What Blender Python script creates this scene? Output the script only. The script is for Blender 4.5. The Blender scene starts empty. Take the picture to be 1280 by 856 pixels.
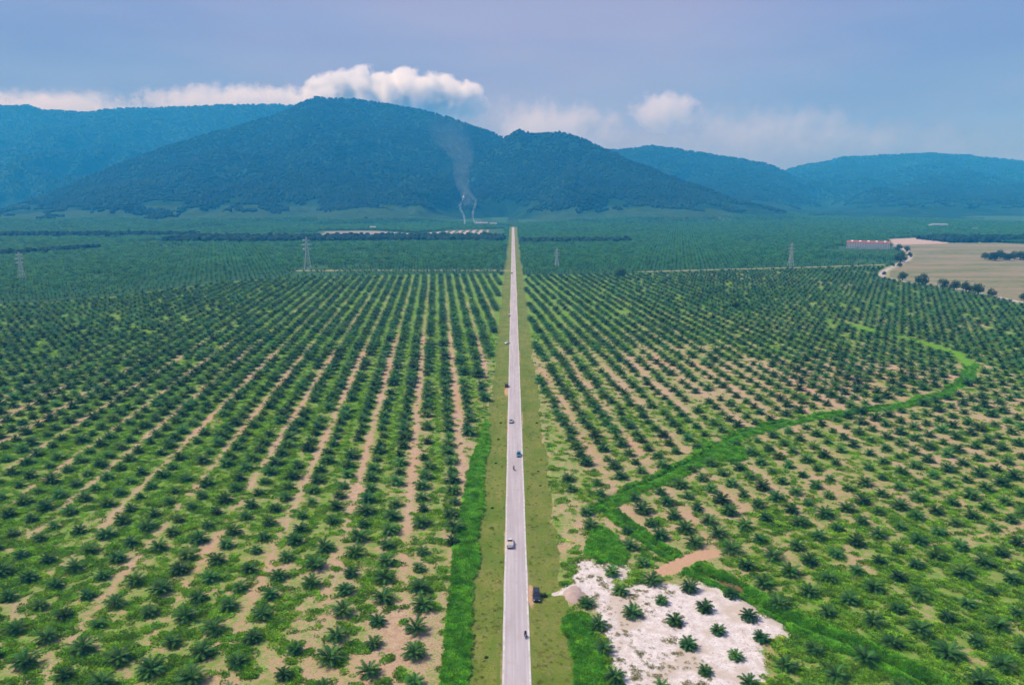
import bpy, math, random
import numpy as np
from mathutils import Matrix, Vector, Euler

R = math.radians
random.seed(7)
rng = np.random.default_rng(11)
scene = bpy.context.scene
col = scene.collection

# ------------------------------------------------------------------ camera
F, H, YH, CX, CY = 940.0, 97.0, 240.0, 641.0, 428.0      # focal (px of 1280), height, horizon row, vanishing column
PITCH = math.atan((CY - YH) / F)
cam_d = bpy.data.cameras.new('camera')
cam_d.sensor_width = 36.0
cam_d.lens = 36.0 * F / 1280.0
cam_d.shift_x = -1.0 / 1280.0
cam_d.clip_start = 1.0
cam_d.clip_end = 60000.0
cam = bpy.data.objects.new('camera', cam_d)
cam.location = (0, 0, H)
cam.rotation_euler = (math.pi / 2 - PITCH, 0, 0)
col.objects.link(cam)
scene.camera = cam

# ------------------------------------------------------------------ world, sun, exposure
SUN_AZ, SUN_EL = R(-82), R(58)          # azimuth measured from +Y towards +X
world = bpy.data.worlds.new('World')
scene.world = world
world.use_nodes = True
wn = world.node_tree.nodes
wl = world.node_tree.links
wn.clear()
w_out = wn.new('ShaderNodeOutputWorld')
w_bg = wn.new('ShaderNodeBackground')
w_bg.inputs['Strength'].default_value = 0.055
w_sky = wn.new('ShaderNodeTexSky')
w_sky.sky_type = 'NISHITA'
w_sky.sun_disc = False
w_sky.sun_elevation = SUN_EL
w_sky.sun_rotation = SUN_AZ
w_sky.air_density = 1.0
w_sky.dust_density = 1.0
w_sky.ozone_density = 2.0
# a thin even veil of high cloud over the whole dome
w_tc = wn.new('ShaderNodeTexCoord')
w_sep = wn.new('ShaderNodeSeparateXYZ'); wl.new(w_tc.outputs['Generated'], w_sep.inputs[0])
w_map = wn.new('ShaderNodeMapping'); w_map.inputs['Scale'].default_value = (2.2, 2.2, 13.0)
wl.new(w_tc.outputs['Generated'], w_map.inputs['Vector'])
w_noise = wn.new('ShaderNodeTexNoise'); w_noise.inputs['Scale'].default_value = 1.6
w_noise.inputs['Detail'].default_value = 6; w_noise.inputs['Roughness'].default_value = 0.55
wl.new(w_map.outputs[0], w_noise.inputs['Vector'])
w_mr = wn.new('ShaderNodeMapRange'); w_mr.inputs[1].default_value = 0.35; w_mr.inputs[2].default_value = 0.7
w_mr.inputs[3].default_value = 0.86; w_mr.inputs[4].default_value = 0.98
wl.new(w_noise.outputs['Fac'], w_mr.inputs[0])
w_veil = wn.new('ShaderNodeMix'); w_veil.data_type = 'RGBA'
w_veil.inputs[6].default_value = (1.22, 1.56, 3.75, 1)
w_veil.inputs[7].default_value = (1.25, 1.52, 3.10, 1)
w_h = wn.new('ShaderNodeMapRange'); w_h.inputs[1].default_value = 0.02; w_h.inputs[2].default_value = 0.30
w_h.inputs[3].default_value = 1.0; w_h.inputs[4].default_value = 0.0
wl.new(w_sep.outputs['Z'], w_h.inputs[0])
wl.new(w_h.outputs[0], w_veil.inputs[0])
w_mix = wn.new('ShaderNodeMix'); w_mix.data_type = 'RGBA'
wl.new(w_mr.outputs[0], w_mix.inputs[0])
wl.new(w_sky.outputs[0], w_mix.inputs[6])
w_n2 = wn.new('ShaderNodeTexNoise'); w_n2.inputs['Scale'].default_value = 1.1; w_n2.inputs['Detail'].default_value = 5
w_m2 = wn.new('ShaderNodeMapping'); w_m2.inputs['Scale'].default_value = (1.3, 1.3, 6.0); w_m2.inputs['Location'].default_value = (3.1, 0.4, 1.7)
wl.new(w_tc.outputs['Generated'], w_m2.inputs['Vector']); wl.new(w_m2.outputs[0], w_n2.inputs['Vector'])
w_r2 = wn.new('ShaderNodeMapRange'); w_r2.inputs[1].default_value = 0.38; w_r2.inputs[2].default_value = 0.68; w_r2.inputs[4].default_value = 0.9
wl.new(w_n2.outputs['Fac'], w_r2.inputs[0])
w_lav = wn.new('ShaderNodeMix'); w_lav.data_type = 'RGBA'
w_lav.inputs[7].default_value = (2.25, 2.15, 3.65, 1)            # lavender-grey sheets of thin cloud
wl.new(w_r2.outputs[0], w_lav.inputs[0]); wl.new(w_veil.outputs[2], w_lav.inputs[6])
wl.new(w_lav.outputs[2], w_mix.inputs[7])
wl.new(w_mix.outputs[2], w_bg.inputs['Color'])
wl.new(w_bg.outputs[0], w_out.inputs['Surface'])

sun_d = bpy.data.lights.new('sun', 'SUN')
sun_d.energy = 1.5
sun_d.angle = R(20)
sun_d.color = (1.0, 0.945, 0.86)
sun = bpy.data.objects.new('sun', sun_d)
sd = Vector((math.sin(SUN_AZ) * math.cos(SUN_EL), math.cos(SUN_AZ) * math.cos(SUN_EL), math.sin(SUN_EL)))
sun.rotation_euler = sd.to_track_quat('Z', 'Y').to_euler()
sun.location = (0, 0, 400)
col.objects.link(sun)

vs = scene.view_settings
vs.view_transform = 'Standard'; vs.look = 'None'; vs.exposure = 1.55; vs.gamma = 1.0
vs.use_curve_mapping = False
scene.render.engine = 'CYCLES'
scene.cycles.volume_bounces = 12
scene.cycles.max_bounces = 14
scene.cycles.diffuse_bounces = 2
scene.cycles.glossy_bounces = 2
scene.cycles.transmission_bounces = 2
scene.cycles.transparent_max_bounces = 8
scene.cycles.caustics_reflective = False
scene.cycles.caustics_refractive = False
scene.cycles.use_denoising = True

# ------------------------------------------------------------------ picture <-> ground geometry
def ray(x, y):
    dx = (x - CX) / F; dy = (y - CY) / F
    return dx, math.cos(PITCH) - dy * math.sin(PITCH), -math.sin(PITCH) - dy * math.cos(PITCH)
def G(x, y):
    a, b, c = ray(x, y); t = H / -c
    return (a * t, b * t)
def P(x, y, Y):
    a, b, c = ray(x, y); t = Y / b
    return (a * t, Y, H + c * t)
def Gs(pts): return np.array([G(*p) for p in pts])
def zoomed(pts, ox, oy, s): return [(ox + a / s, oy + b / s) for a, b in pts]

# ------------------------------------------------------------------ noise
def _hash(ix, iy, seed):
    h = (ix.astype(np.int64) * 374761393 + iy.astype(np.int64) * 668265263 + seed * 1442695041) & 0xffffffff
    h = ((h ^ (h >> 13)) * 1274126177) & 0xffffffff
    return ((h ^ (h >> 16)) & 0xffff) / 65535.0
def vnoise(x, y, seed=0):
    ix = np.floor(x); iy = np.floor(y); fx = x - ix; fy = y - iy
    fx = fx * fx * (3 - 2 * fx); fy = fy * fy * (3 - 2 * fy)
    a = _hash(ix, iy, seed); b = _hash(ix + 1, iy, seed); c = _hash(ix, iy + 1, seed); d = _hash(ix + 1, iy + 1, seed)
    return (a * (1 - fx) + b * fx) * (1 - fy) + (c * (1 - fx) + d * fx) * fy
def fbm(x, y, seed=0, octv=4):
    s = 0; a = 0.5; t = 0
    for i in range(octv):
        s = s + a * vnoise(x, y, seed + i * 17); t += a; a *= 0.5; x = x * 2.03 + 3.1; y = y * 2.03 - 1.7
    return s / t
def sstep(a, b, x):
    t = np.clip((x - a) / (b - a), 0, 1); return t * t * (3 - 2 * t)
def inpoly(X, Y, poly):
    c = np.zeros(X.shape, bool); n = len(poly)
    for i in range(n):
        x0, y0 = poly[i]; x1, y1 = poly[i - 1]
        if y0 == y1: continue
        m = ((y0 > Y) != (y1 > Y)) & (X < (x1 - x0) * (Y - y0) / (y1 - y0) + x0)
        c ^= m
    return c
def dline(X, Y, pl, signed=False):
    d = np.full(X.shape, 1e9); sg = np.zeros(X.shape)
    for (x0, y0), (x1, y1) in zip(pl[:-1], pl[1:]):
        vx, vy = x1 - x0, y1 - y0; L2 = vx * vx + vy * vy + 1e-9
        t = np.clip(((X - x0) * vx + (Y - y0) * vy) / L2, 0, 1)
        ex = X - x0 - t * vx; ey = Y - y0 - t * vy
        dd = np.hypot(ex, ey); m = dd < d
        d = np.where(m, dd, d)
        if signed: sg = np.where(m, vx * ey - vy * ex, sg)
    return d * np.sign(sg) if signed else d
def poly_soft(X, Y, poly, w):
    """1 inside, 0 outside, ramp of width w across the outline"""
    ins = inpoly(X, Y, poly)
    d = dline(X, Y, np.vstack([poly, poly[:1]]))
    return np.clip(0.5 + np.where(ins, d, -d) / w, 0, 1)

# ------------------------------------------------------------------ mesh helpers
def mesh_from(name, V, Fc, mats=None, smooth=False, midx=None):
    me = bpy.data.meshes.new(name)
    me.from_pydata([tuple(map(float, v)) for v in V], [], [tuple(map(int, f)) for f in Fc])
    for m in (mats or []): me.materials.append(m)
    if midx is not None: me.polygons.foreach_set('material_index', np.array(midx, np.int32))
    if smooth: me.polygons.foreach_set('use_smooth', np.ones(len(me.polygons), bool))
    me.update()
    return me
def grid_mesh(name, V, nr, nc, mat, smooth=True):
    me = bpy.data.meshes.new(name)
    i = np.arange(nr - 1)[:, None] * nc + np.arange(nc - 1)[None, :]
    q = np.stack([i, i + 1, i + nc + 1, i + nc], -1).reshape(-1, 4)
    me.vertices.add(len(V)); me.vertices.foreach_set('co', V.astype(np.float32).ravel())
    me.loops.add(q.size); me.loops.foreach_set('vertex_index', q.astype(np.int32).ravel())
    me.polygons.add(len(q))
    me.polygons.foreach_set('loop_start', np.arange(0, q.size, 4, dtype=np.int32))
    me.polygons.foreach_set('loop_total', np.full(len(q), 4, np.int32))
    me.polygons.foreach_set('use_smooth', np.full(len(q), smooth))
    me.materials.append(mat)
    me.update(calc_edges=True)
    return me
def fattr(me, name, arr):
    a = me.attributes.new(name, 'FLOAT', 'POINT'); a.data.foreach_set('value', arr.astype(np.float32).ravel())
def link(name, data, parent=None, loc=None, rot=None, scl=None):
    o = bpy.data.objects.new(name, data); col.objects.link(o)
    if parent is not None: o.parent = parent
    if loc is not None: o.location = loc
    if rot is not None: o.rotation_euler = rot
    if scl is not None: o.scale = scl
    return o
def tag(o, label=None, cat=None, group=None, kind=None):
    if label: o['label'] = label
    if cat: o['category'] = cat
    if group: o['group'] = group
    if kind: o['kind'] = kind
    return o
def thing(name, label, cat, loc=(0, 0, 0), rz=0.0, group=None, scl=None):
    o = link(name, None, None, loc, (0, 0, rz), scl)
    return tag(o, label, cat, group)

class MB:
    """collects boxes, bars, tubes and quads into one mesh"""
    def __init__(s): s.v = []; s.f = []; s.m = []
    def add(s, V, Fc, mi=0):
        b = len(s.v); s.v += [tuple(v) for v in V]; s.f += [tuple(b + i for i in f) for f in Fc]; s.m += [mi] * len(Fc); return s
    def box(s, c, d, mi=0, rz=0.0):
        cx, cy, cz = c; x, y, z = d[0] / 2, d[1] / 2, d[2] / 2; ca, sa = math.cos(rz), math.sin(rz)
        V = []
        for k in (-z, z):
            for (i, j) in ((-x, -y), (x, -y), (x, y), (-x, y)): V.append((cx + i * ca - j * sa, cy + i * sa + j * ca, cz + k))
        return s.add(V, [(3, 2, 1, 0), (4, 5, 6, 7), (0, 1, 5, 4), (1, 2, 6, 5), (2, 3, 7, 6), (3, 0, 4, 7)], mi)
    def tube(s, pts, rad, n=6, mi=0, cap=True):
        pts = [Vector(p) for p in pts]; b = []; k = len(pts)
        rr = rad if isinstance(rad, (list, tuple)) else [rad] * k
        V = []
        for i, p in enumerate(pts):
            d = (pts[min(i + 1, k - 1)] - pts[max(i - 1, 0)]).normalized()
            u = d.cross(Vector((0, 0, 1)) if abs(d.z) < 0.9 else Vector((1, 0, 0))).normalized(); w = d.cross(u)
            for j in range(n):
                a = 2 * math.pi * j / n; V.append(p + (u * math.cos(a) + w * math.sin(a)) * rr[i])
        Fc = [(i * n + j, i * n + j + 1 if j < n - 1 else i * n, (i + 1) * n + (j + 1) % n, (i + 1) * n + j) for i in range(k - 1) for j in range(n)]
        if cap: Fc += [tuple(range(n))[::-1], tuple((k - 1) * n + j for j in range(n))]
        return s.add(V, Fc, mi)
    def bar(s, a, b, w, mi=0): return s.tube([a, b], w * 0.7, 4, mi)
    def mesh(s, name, mats, smooth=False): return mesh_from(name, s.v, s.f, mats, smooth, s.m)
    def build(s, name, mats, parent=None, smooth=False, loc=None, rot=None):
        return link(name, s.mesh(name, mats if isinstance(mats, list) else [mats], smooth), parent, loc, rot)

# ------------------------------------------------------------------ materials
class NT:
    def __init__(s, name):
        s.mat = bpy.data.materials.new(name); s.mat.use_nodes = True
        s.t = s.mat.node_tree; s.t.nodes.clear()
        s.out = s.t.nodes.new('ShaderNodeOutputMaterial')
    def n(s, typ, **kw):
        nd = s.t.nodes.new(typ)
        for k, v in kw.items(): setattr(nd, k, v)
        return nd
    def put(s, sock, v):
        if hasattr(v, 'is_output') or isinstance(v, bpy.types.NodeSocket): s.t.links.new(v, sock)
        elif isinstance(v, (tuple, list)): sock.default_value = tuple(v) if len(v) != 3 or sock.type != 'RGBA' else (*v, 1)
        else: sock.default_value = v
    def noise(s, scale, detail=4, rough=0.55, vec=None, out='Fac', dist=0.0):
        nd = s.n('ShaderNodeTexNoise'); nd.inputs['Scale'].default_value = scale; nd.inputs['Detail'].default_value = detail
        nd.inputs['Roughness'].default_value = rough; nd.inputs['Distortion'].default_value = dist
        if vec is not None: s.put(nd.inputs['Vector'], vec)
        return nd.outputs[out]
    def math(s, op, a, b=0.0, clamp=False):
        nd = s.n('ShaderNodeMath', operation=op); nd.use_clamp = clamp; s.put(nd.inputs[0], a); s.put(nd.inputs[1], b); return nd.outputs[0]
    def mr(s, v, a, b, c=0.0, d=1.0, smooth=False):
        nd = s.n('ShaderNodeMapRange'); nd.interpolation_type = 'SMOOTHSTEP' if smooth else 'LINEAR'
        for i, x in enumerate((v, a, b, c, d)): s.put(nd.inputs[i], x)
        return nd.outputs[0]
    def mix(s, f, a, b, blend='MIX'):
        nd = s.n('ShaderNodeMix', data_type='RGBA', blend_type=blend); s.put(nd.inputs[0], f); s.put(nd.inputs[6], a); s.put(nd.inputs[7], b); return nd.outputs[2]
    def attr(s, name): return s.n('ShaderNodeAttribute', attribute_name=name).outputs['Fac']
    def pos(s): return s.n('ShaderNodeNewGeometry').outputs['Position']
    def obj(s): return s.n('ShaderNodeTexCoord').outputs['Object']
    def rand(s): return s.n('ShaderNodeObjectInfo').outputs['Random']
    def princ(s, colr, rough=0.8, spec=0.3, metal=0.0, bump=None, bdist=0.1, bstr=0.5, **kw):
        b = s.n('ShaderNodeBsdfPrincipled'); s.put(b.inputs['Base Color'], colr); s.put(b.inputs['Roughness'], rough)
        s.put(b.inputs['Specular IOR Level'], spec); s.put(b.inputs['Metallic'], metal)
        for k, v in kw.items(): s.put(b.inputs[k], v)
        if bump is not None:
            bp = s.n('ShaderNodeBump'); bp.inputs['Strength'].default_value = bstr; bp.inputs['Distance'].default_value = bdist
            s.put(bp.inputs['Height'], bump); s.put(b.inputs['Normal'], bp.outputs[0])
        return b.outputs[0]
    def surf(s, sh): s.t.links.new(sh, s.out.inputs['Surface']); return s.mat
    def vol(s, sh): s.t.links.new(sh, s.out.inputs['Volume']); return s.mat

def m_plain(name, c, rough=0.6, var=0.25, scale=2.0, spec=0.3, metal=0.0, **kw):
    t = NT(name); nz = t.noise(scale, 5, 0.6, t.obj())
    c2 = tuple(max(0.0, x * (1 - var)) for x in c)
    return t.surf(t.princ(t.mix(t.mr(nz, 0.3, 0.7), c2, c), rough, spec, metal, **kw))

def m_leaf(name, dark, light, rough=0.55, trans=0.25, scale=0.6, vlo=0.75, vhi=1.25, patch=0.0):
    t = NT(name)
    nz = t.noise(scale, 3, 0.6, t.obj())
    rnd = t.rand()
    f = t.math('ADD', t.math('MULTIPLY', rnd, 0.55), t.math('MULTIPLY', t.mr(nz, 0.3, 0.7), 0.45), True)
    c = t.mix(f, dark, light)
    c = t.mix(t.mr(t.math('FRACT', t.math('MULTIPLY', rnd, 29.3)), 0.90, 1.0, 0, 0.55), c, (light[0] * 1.6, light[1] * 0.95, light[2]))
    hs = t.n('ShaderNodeHueSaturation'); t.put(hs.inputs['Color'], c)
    t.put(hs.inputs['Hue'], t.mr(t.math('FRACT', t.math('MULTIPLY', rnd, 7.31)), 0, 1, 0.485, 0.515))
    t.put(hs.inputs['Value'], t.mr(t.math('FRACT', t.math('MULTIPLY', rnd, 13.7)), 0, 1, vlo, vhi))
    if patch:
        pz = t.noise(patch, 3, 0.6, t.pos()); hs2 = t.n('ShaderNodeHueSaturation'); t.put(hs2.inputs['Color'], hs.outputs[0])
        t.put(hs2.inputs['Value'], t.mr(pz, 0.3, 0.7, 0.65, 1.35)); t.put(hs2.inputs['Hue'], t.mr(pz, 0.3, 0.7, 0.51, 0.485)); hs = hs2
    p = t.princ(hs.outputs[0], rough, 0.14)
    tr = t.n('ShaderNodeBsdfTranslucent'); t.put(tr.inputs['Color'], hs.outputs[0])
    mx = t.n('ShaderNodeMixShader'); mx.inputs[0].default_value = trans
    t.t.links.new(p, mx.inputs[1]); t.t.links.new(tr.outputs[0], mx.inputs[2])
    return t.surf(mx.outputs[0])

M = {}
M['frond'] = m_leaf('palm_frond', (0.017, 0.078, 0.018), (0.100, 0.255, 0.045), 0.55, 0.34, 0.6, 0.6, 1.35)
M['frond_far'] = m_leaf('palm_frond_mature', (0.022, 0.120, 0.034), (0.100, 0.310, 0.075), 0.6, 0.3)
M['stem'] = m_plain('palm_stem', (0.09, 0.06, 0.035), 0.9, 0.5, 6)
M['cover'] = m_leaf('ground_cover_leaf', (0.100, 0.275, 0.012), (0.270, 0.520, 0.045), 0.6, 0.42, 0.6, 0.55, 1.5, 0.16)
M['lush'] = m_leaf('lush_weed_leaf', (0.085, 0.330, 0.012), (0.230, 0.580, 0.045), 0.6, 0.5, 0.6, 0.6, 1.45, 0.22)
M['dryweed'] = m_leaf('dry_weed_leaf', (0.15, 0.19, 0.03), (0.30, 0.30, 0.08), 0.7, 0.4)
M['forest'] = m_leaf('forest_leaf', (0.008, 0.028, 0.018), (0.022, 0.056, 0.030), 0.9, 0.0, 0.12, 0.85, 1.2, 0.0045)
M['treeleaf'] = m_leaf('broad_leaf', (0.018, 0.050, 0.012), (0.05, 0.10, 0.022), 0.6, 0.2)
M['bark'] = m_plain('bark', (0.12, 0.09, 0.065), 0.95, 0.5, 3)

def ground_material():
    t = NT('plantation_soil')
    p = t.pos()
    n1 = t.noise(0.55, 6, 0.62, p); n2 = t.noise(0.09, 4, 0.55, p); n3 = t.noise(2.6, 4, 0.6, p); n4 = t.noise(0.02, 3, 0.5, p)
    fine = t.math('ADD', t.math('MULTIPLY', n1, 0.6), t.math('MULTIPLY', n3, 0.4))
    patch = t.math('ADD', t.math('MULTIPLY', fine, 0.75), t.math('MULTIPLY', n2, 0.25))
    th = t.mr(t.attr('g'), 0, 1, 0.70, 0.30)
    gf = t.mr(t.math('SUBTRACT', patch, th), -0.09, 0.09, 0, 1, True)
    soil = t.mix(t.mr(n1, 0.3, 0.7), (0.36, 0.24, 0.145), (0.56, 0.41, 0.285))
    soil = t.mix(t.mr(n3, 0.52, 0.72), soil, (0.17, 0.11, 0.06))
    soil = t.mix(t.mr(n4, 0.45, 0.7), soil, (0.44, 0.28, 0.17))
    green = t.mix(t.mr(n3, 0.3, 0.7), (0.080, 0.185, 0.012), (0.178, 0.330, 0.033))
    green = t.mix(t.mr(n2, 0.45, 0.70), green, (0.18, 0.25, 0.05))
    c = t.mix(gf, soil, green)
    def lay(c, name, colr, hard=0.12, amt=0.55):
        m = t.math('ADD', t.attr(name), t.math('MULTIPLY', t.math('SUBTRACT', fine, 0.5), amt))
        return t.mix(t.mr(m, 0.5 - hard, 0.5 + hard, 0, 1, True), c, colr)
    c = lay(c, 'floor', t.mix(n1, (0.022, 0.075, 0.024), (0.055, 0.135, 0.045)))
    m5 = t.n('ShaderNodeMapping'); t.put(m5.inputs['Vector'], p); m5.inputs['Scale'].default_value = (0.006, 0.022, 1)
    n5 = t.noise(1.0, 5, 0.62, m5.outputs[0])
    c = lay(c, 'tan', t.mix(t.mr(n5, 0.44, 0.58), (0.255, 0.215, 0.135), t.mix(t.mr(n2, 0.4, 0.62), (0.125, 0.165, 0.058), (0.21, 0.19, 0.10))), 0.2, 0.3)
    verge = t.mix(t.mr(n2, 0.32, 0.66), (0.105, 0.180, 0.016), (0.250, 0.250, 0.058))
    verge = t.mix(t.mr(n3, 0.35, 0.75), verge, (0.080, 0.125, 0.012))
    verge = t.mix(t.mr(n1, 0.54, 0.72), verge, (0.22, 0.175, 0.085))
    m6 = t.n('ShaderNodeMapping'); t.put(m6.inputs['Vector'], p); m6.inputs['Scale'].default_value = (0.5, 0.06, 1)
    verge = t.mix(t.mr(t.noise(1.0, 4, 0.6, m6.outputs[0]), 0.48, 0.66, 0, 0.7), verge, (0.10, 0.165, 0.020))
    c = lay(c, 'verge', verge, 0.1, 0.3)
    c = lay(c, 'track', t.mix(n3, (0.21, 0.22, 0.085), (0.37, 0.33, 0.17)), 0.2, 0.4)
    c = lay(c, 'lush', t.mix(t.mr(n3, 0.3, 0.7), (0.070, 0.190, 0.010), (0.150, 0.320, 0.022)), 0.15, 0.7)
    sandc = t.mix(t.mr(n1, 0.35, 0.7), (0.72, 0.665, 0.645), (0.50, 0.43, 0.39))
    sandc = t.mix(t.mr(n3, 0.56, 0.68), sandc, (0.30, 0.24, 0.16))
    sandc = t.mix(t.mr(n2, 0.52, 0.62), sandc, t.mix(n3, (0.40, 0.32, 0.22), (0.60, 0.53, 0.48)))
    c = lay(c, 'sand', sandc, 0.14, 3.0)
    c = lay(c, 'orange', t.mix(t.mr(n3, 0.3, 0.7), (0.41, 0.235, 0.125), (0.53, 0.36, 0.235)), 0.15, 0.8)
    c = lay(c, 'pale', t.mix(t.mr(n1, 0.3, 0.7), (0.36, 0.265, 0.225), (0.50, 0.39, 0.345)), 0.2, 0.5)
    c = lay(c, 'water', (0.16, 0.10, 0.045), 0.2, 0.2)
    hgt = t.math('ADD', t.math('MULTIPLY', n3, 0.5), n1)
    return t.surf(t.princ(c, 0.95, 0.15, bump=hgt, bdist=0.35, bstr=0.6))
M['ground'] = ground_material()

def road_material():
    t = NT('worn_asphalt'); p = t.pos()
    mp = t.n('ShaderNodeMapping'); t.put(mp.inputs['Vector'], p); mp.inputs['Scale'].default_value = (1.6, 0.02, 1)
    streak = t.noise(1.0, 4, 0.6, mp.outputs[0]); n1 = t.noise(0.35, 5, 0.6, p); n2 = t.noise(9, 3, 0.6, p)
    c = t.mix(t.mr(streak, 0.35, 0.65), (0.39, 0.35, 0.36), (0.50, 0.45, 0.46))
    c = t.mix(t.mr(n1, 0.55, 0.75), c, (0.40, 0.345, 0.345))
    c = t.mix(t.mr(n2, 0.55, 0.8), c, (0.38, 0.33, 0.33))
    m3 = t.n('ShaderNodeMapping'); t.put(m3.inputs['Vector'], p); m3.inputs['Scale'].default_value = (0.22, 0.03, 1)
    c = t.mix(t.mr(t.noise(1.0, 5, 0.65, m3.outputs[0]), 0.42, 0.68, 0, 0.6), c, (0.32, 0.28, 0.285))
    return t.surf(t.princ(c, 0.85, 0.25, bump=n2, bdist=0.01))
M['road'] = road_material()
M['line'] = m_plain('road_paint', (0.66, 0.62, 0.60), 0.8, 0.4, 0.5)
M['gravel'] = m_plain('pale_gravel', (0.50, 0.45, 0.42), 0.9, 0.4, 0.1)

# ------------------------------------------------------------------ the ground: zones and heights
ROW_YAW, ROW_A, ROW_B = R(-5.7), 9.0, 9.3          # planting rows lean a little off the road
CA, SA = math.cos(ROW_YAW), math.sin(ROW_YAW)
def to_uv(X, Y): return X * CA - Y * SA, X * SA + Y * CA
def from_uv(u, v): return u * CA + v * SA, -u * SA + v * CA
ROAD_X, ROAD_HW = 0.79, 2.95
ditch_a = Gs([(741, 637), (790, 613), (830, 597), (870, 576), (900, 556), (930, 541), (975, 530), (1030, 520), (1090, 512), (1140, 505), (1180, 492), (1207, 475), (1214, 456), (1195, 441), (1160, 431), (1120, 421), (1080, 411), (1040, 402)])
ditch_b = Gs([(755, 630), (775, 650), (800, 668), (828, 688), (846, 699)])
ditch_c = Gs([(866, 711), (890, 722), (915, 736), (945, 753), (975, 772), (1012, 787), (1060, 806), (1110, 829), (1150, 851), (1210, 885)])
ditch_w = Gs([(872, 715), (900, 727), (925, 737)])
far_green = Gs([(850, 372), (880, 380), (905, 388)])
sand_poly = Gs(zoomed([(215, 290), (300, 290), (305, 330), (350, 300), (440, 315), (470, 350), (400, 380), (400, 405), (560, 385), (690, 405), (800, 385), (880, 440), (960, 475), (1050, 490), (1062, 530), (1130, 555), (1205, 590), (1190, 640), (1080, 660), (1045, 700), (1100, 800), (1000, 870), (1000, 960), (440, 960), (385, 770), (335, 660), (312, 560), (300, 480), (240, 450), (120, 460), (110, 425), (215, 400)], 660, 620, 3.626))
mound_c = G(*zoomed([(205, 450)], 660, 620, 3.626)[0])
cross_l = Gs(zoomed([(565, 358), (640, 332), (700, 303), (770, 275), (830, 258)], 660, 620, 3.626))
foot_tr = Gs([(925, 681), (980, 683), (1060, 689), (1130, 685), (1200, 676), (1280, 656), (1340, 640)])
tan_poly = Gs([(1114, 306.5), (1185, 301), (1300, 306), (1500, 312), (1500, 428), (1280, 377.5), (1200, 360), (1130, 350), (1106, 345), (1114, 337), (1136, 327), (1142, 318), (1132, 311)])
pink_poly = Gs([(1112, 299), (1183, 295.5), (1184, 304.5), (1116, 306)])
bare_poly = Gs([(386, 301), (400, 289), (470, 288.5), (520, 292), (560, 288.5), (632, 286), (633, 301)])
side_road = Gs([(1500, 430), (1280, 379), (1200, 362), (1130, 352), (1104, 346), (1106, 339), (1122, 331.5), (1134, 325), (1138, 319), (1133, 313), (1120, 307.5)])
track_l = Gs([(376, 338.5), (460, 338), (560, 338), (633, 338)])
track_r = Gs([(800, 340), (900, 337), (1000, 334.5), (1106, 331)])
mat_l = Gs([(-250, 396), (0, 380.5), (60, 378), (150, 370), (300, 351), (400, 346), (545, 343), (632, 342)])
mat_r = Gs([(649, 344), (800, 342), (1000, 336.5), (1106, 332.5)])
def mature_limit(X, Y):
    t = X / np.maximum(Y, 50)
    tl = mat_l[:, 0] / mat_l[:, 1]; tr = mat_r[:, 0] / mat_r[:, 1]
    return np.where(t < 0, np.interp(t, tl, mat_l[:, 1]), np.interp(t, tr, mat_r[:, 1]))
GREENS = [  # (column, row, reach in m, greenness) of the young fields
    (60, 560, 90, .66), (60, 690, 35, .50), (200, 780, 25, .56), (330, 640, 40, .50), (250, 480, 150, .74), (450, 780, 18, .30),
    (470, 560, 40, .48), (540, 820, 14, .25), (420, 430, 150, .62), (100, 420, 220, .70), (560, 420, 120, .6),
    (700, 520, 40, .55), (760, 560, 30, .42), (840, 510, 40, .40), (700, 420, 90, .60), (900, 440, 110, .42), (1000, 480, 60, .36),
    (980, 410, 160, .40), (1240, 450, 60, .92), (1180, 420, 100, .55), (900, 620, 30, .45), (1000, 590, 40, .55), (1150, 620, 45, .60),
    (1240, 560, 60, .60), (1000, 720, 22, .55), (1100, 760, 24, .66), (1230, 720, 30, .70), (1180, 830, 22, .74), (1000, 830, 16, .72),
    (960, 660, 20, .34), (820, 660, 14, .35), (720, 700, 12, .85), (480, 700, 14, .45), (455, 760, 10, .8)]
GP = [(*G(a, b), c, d) for a, b, c, d in GREENS]

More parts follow.
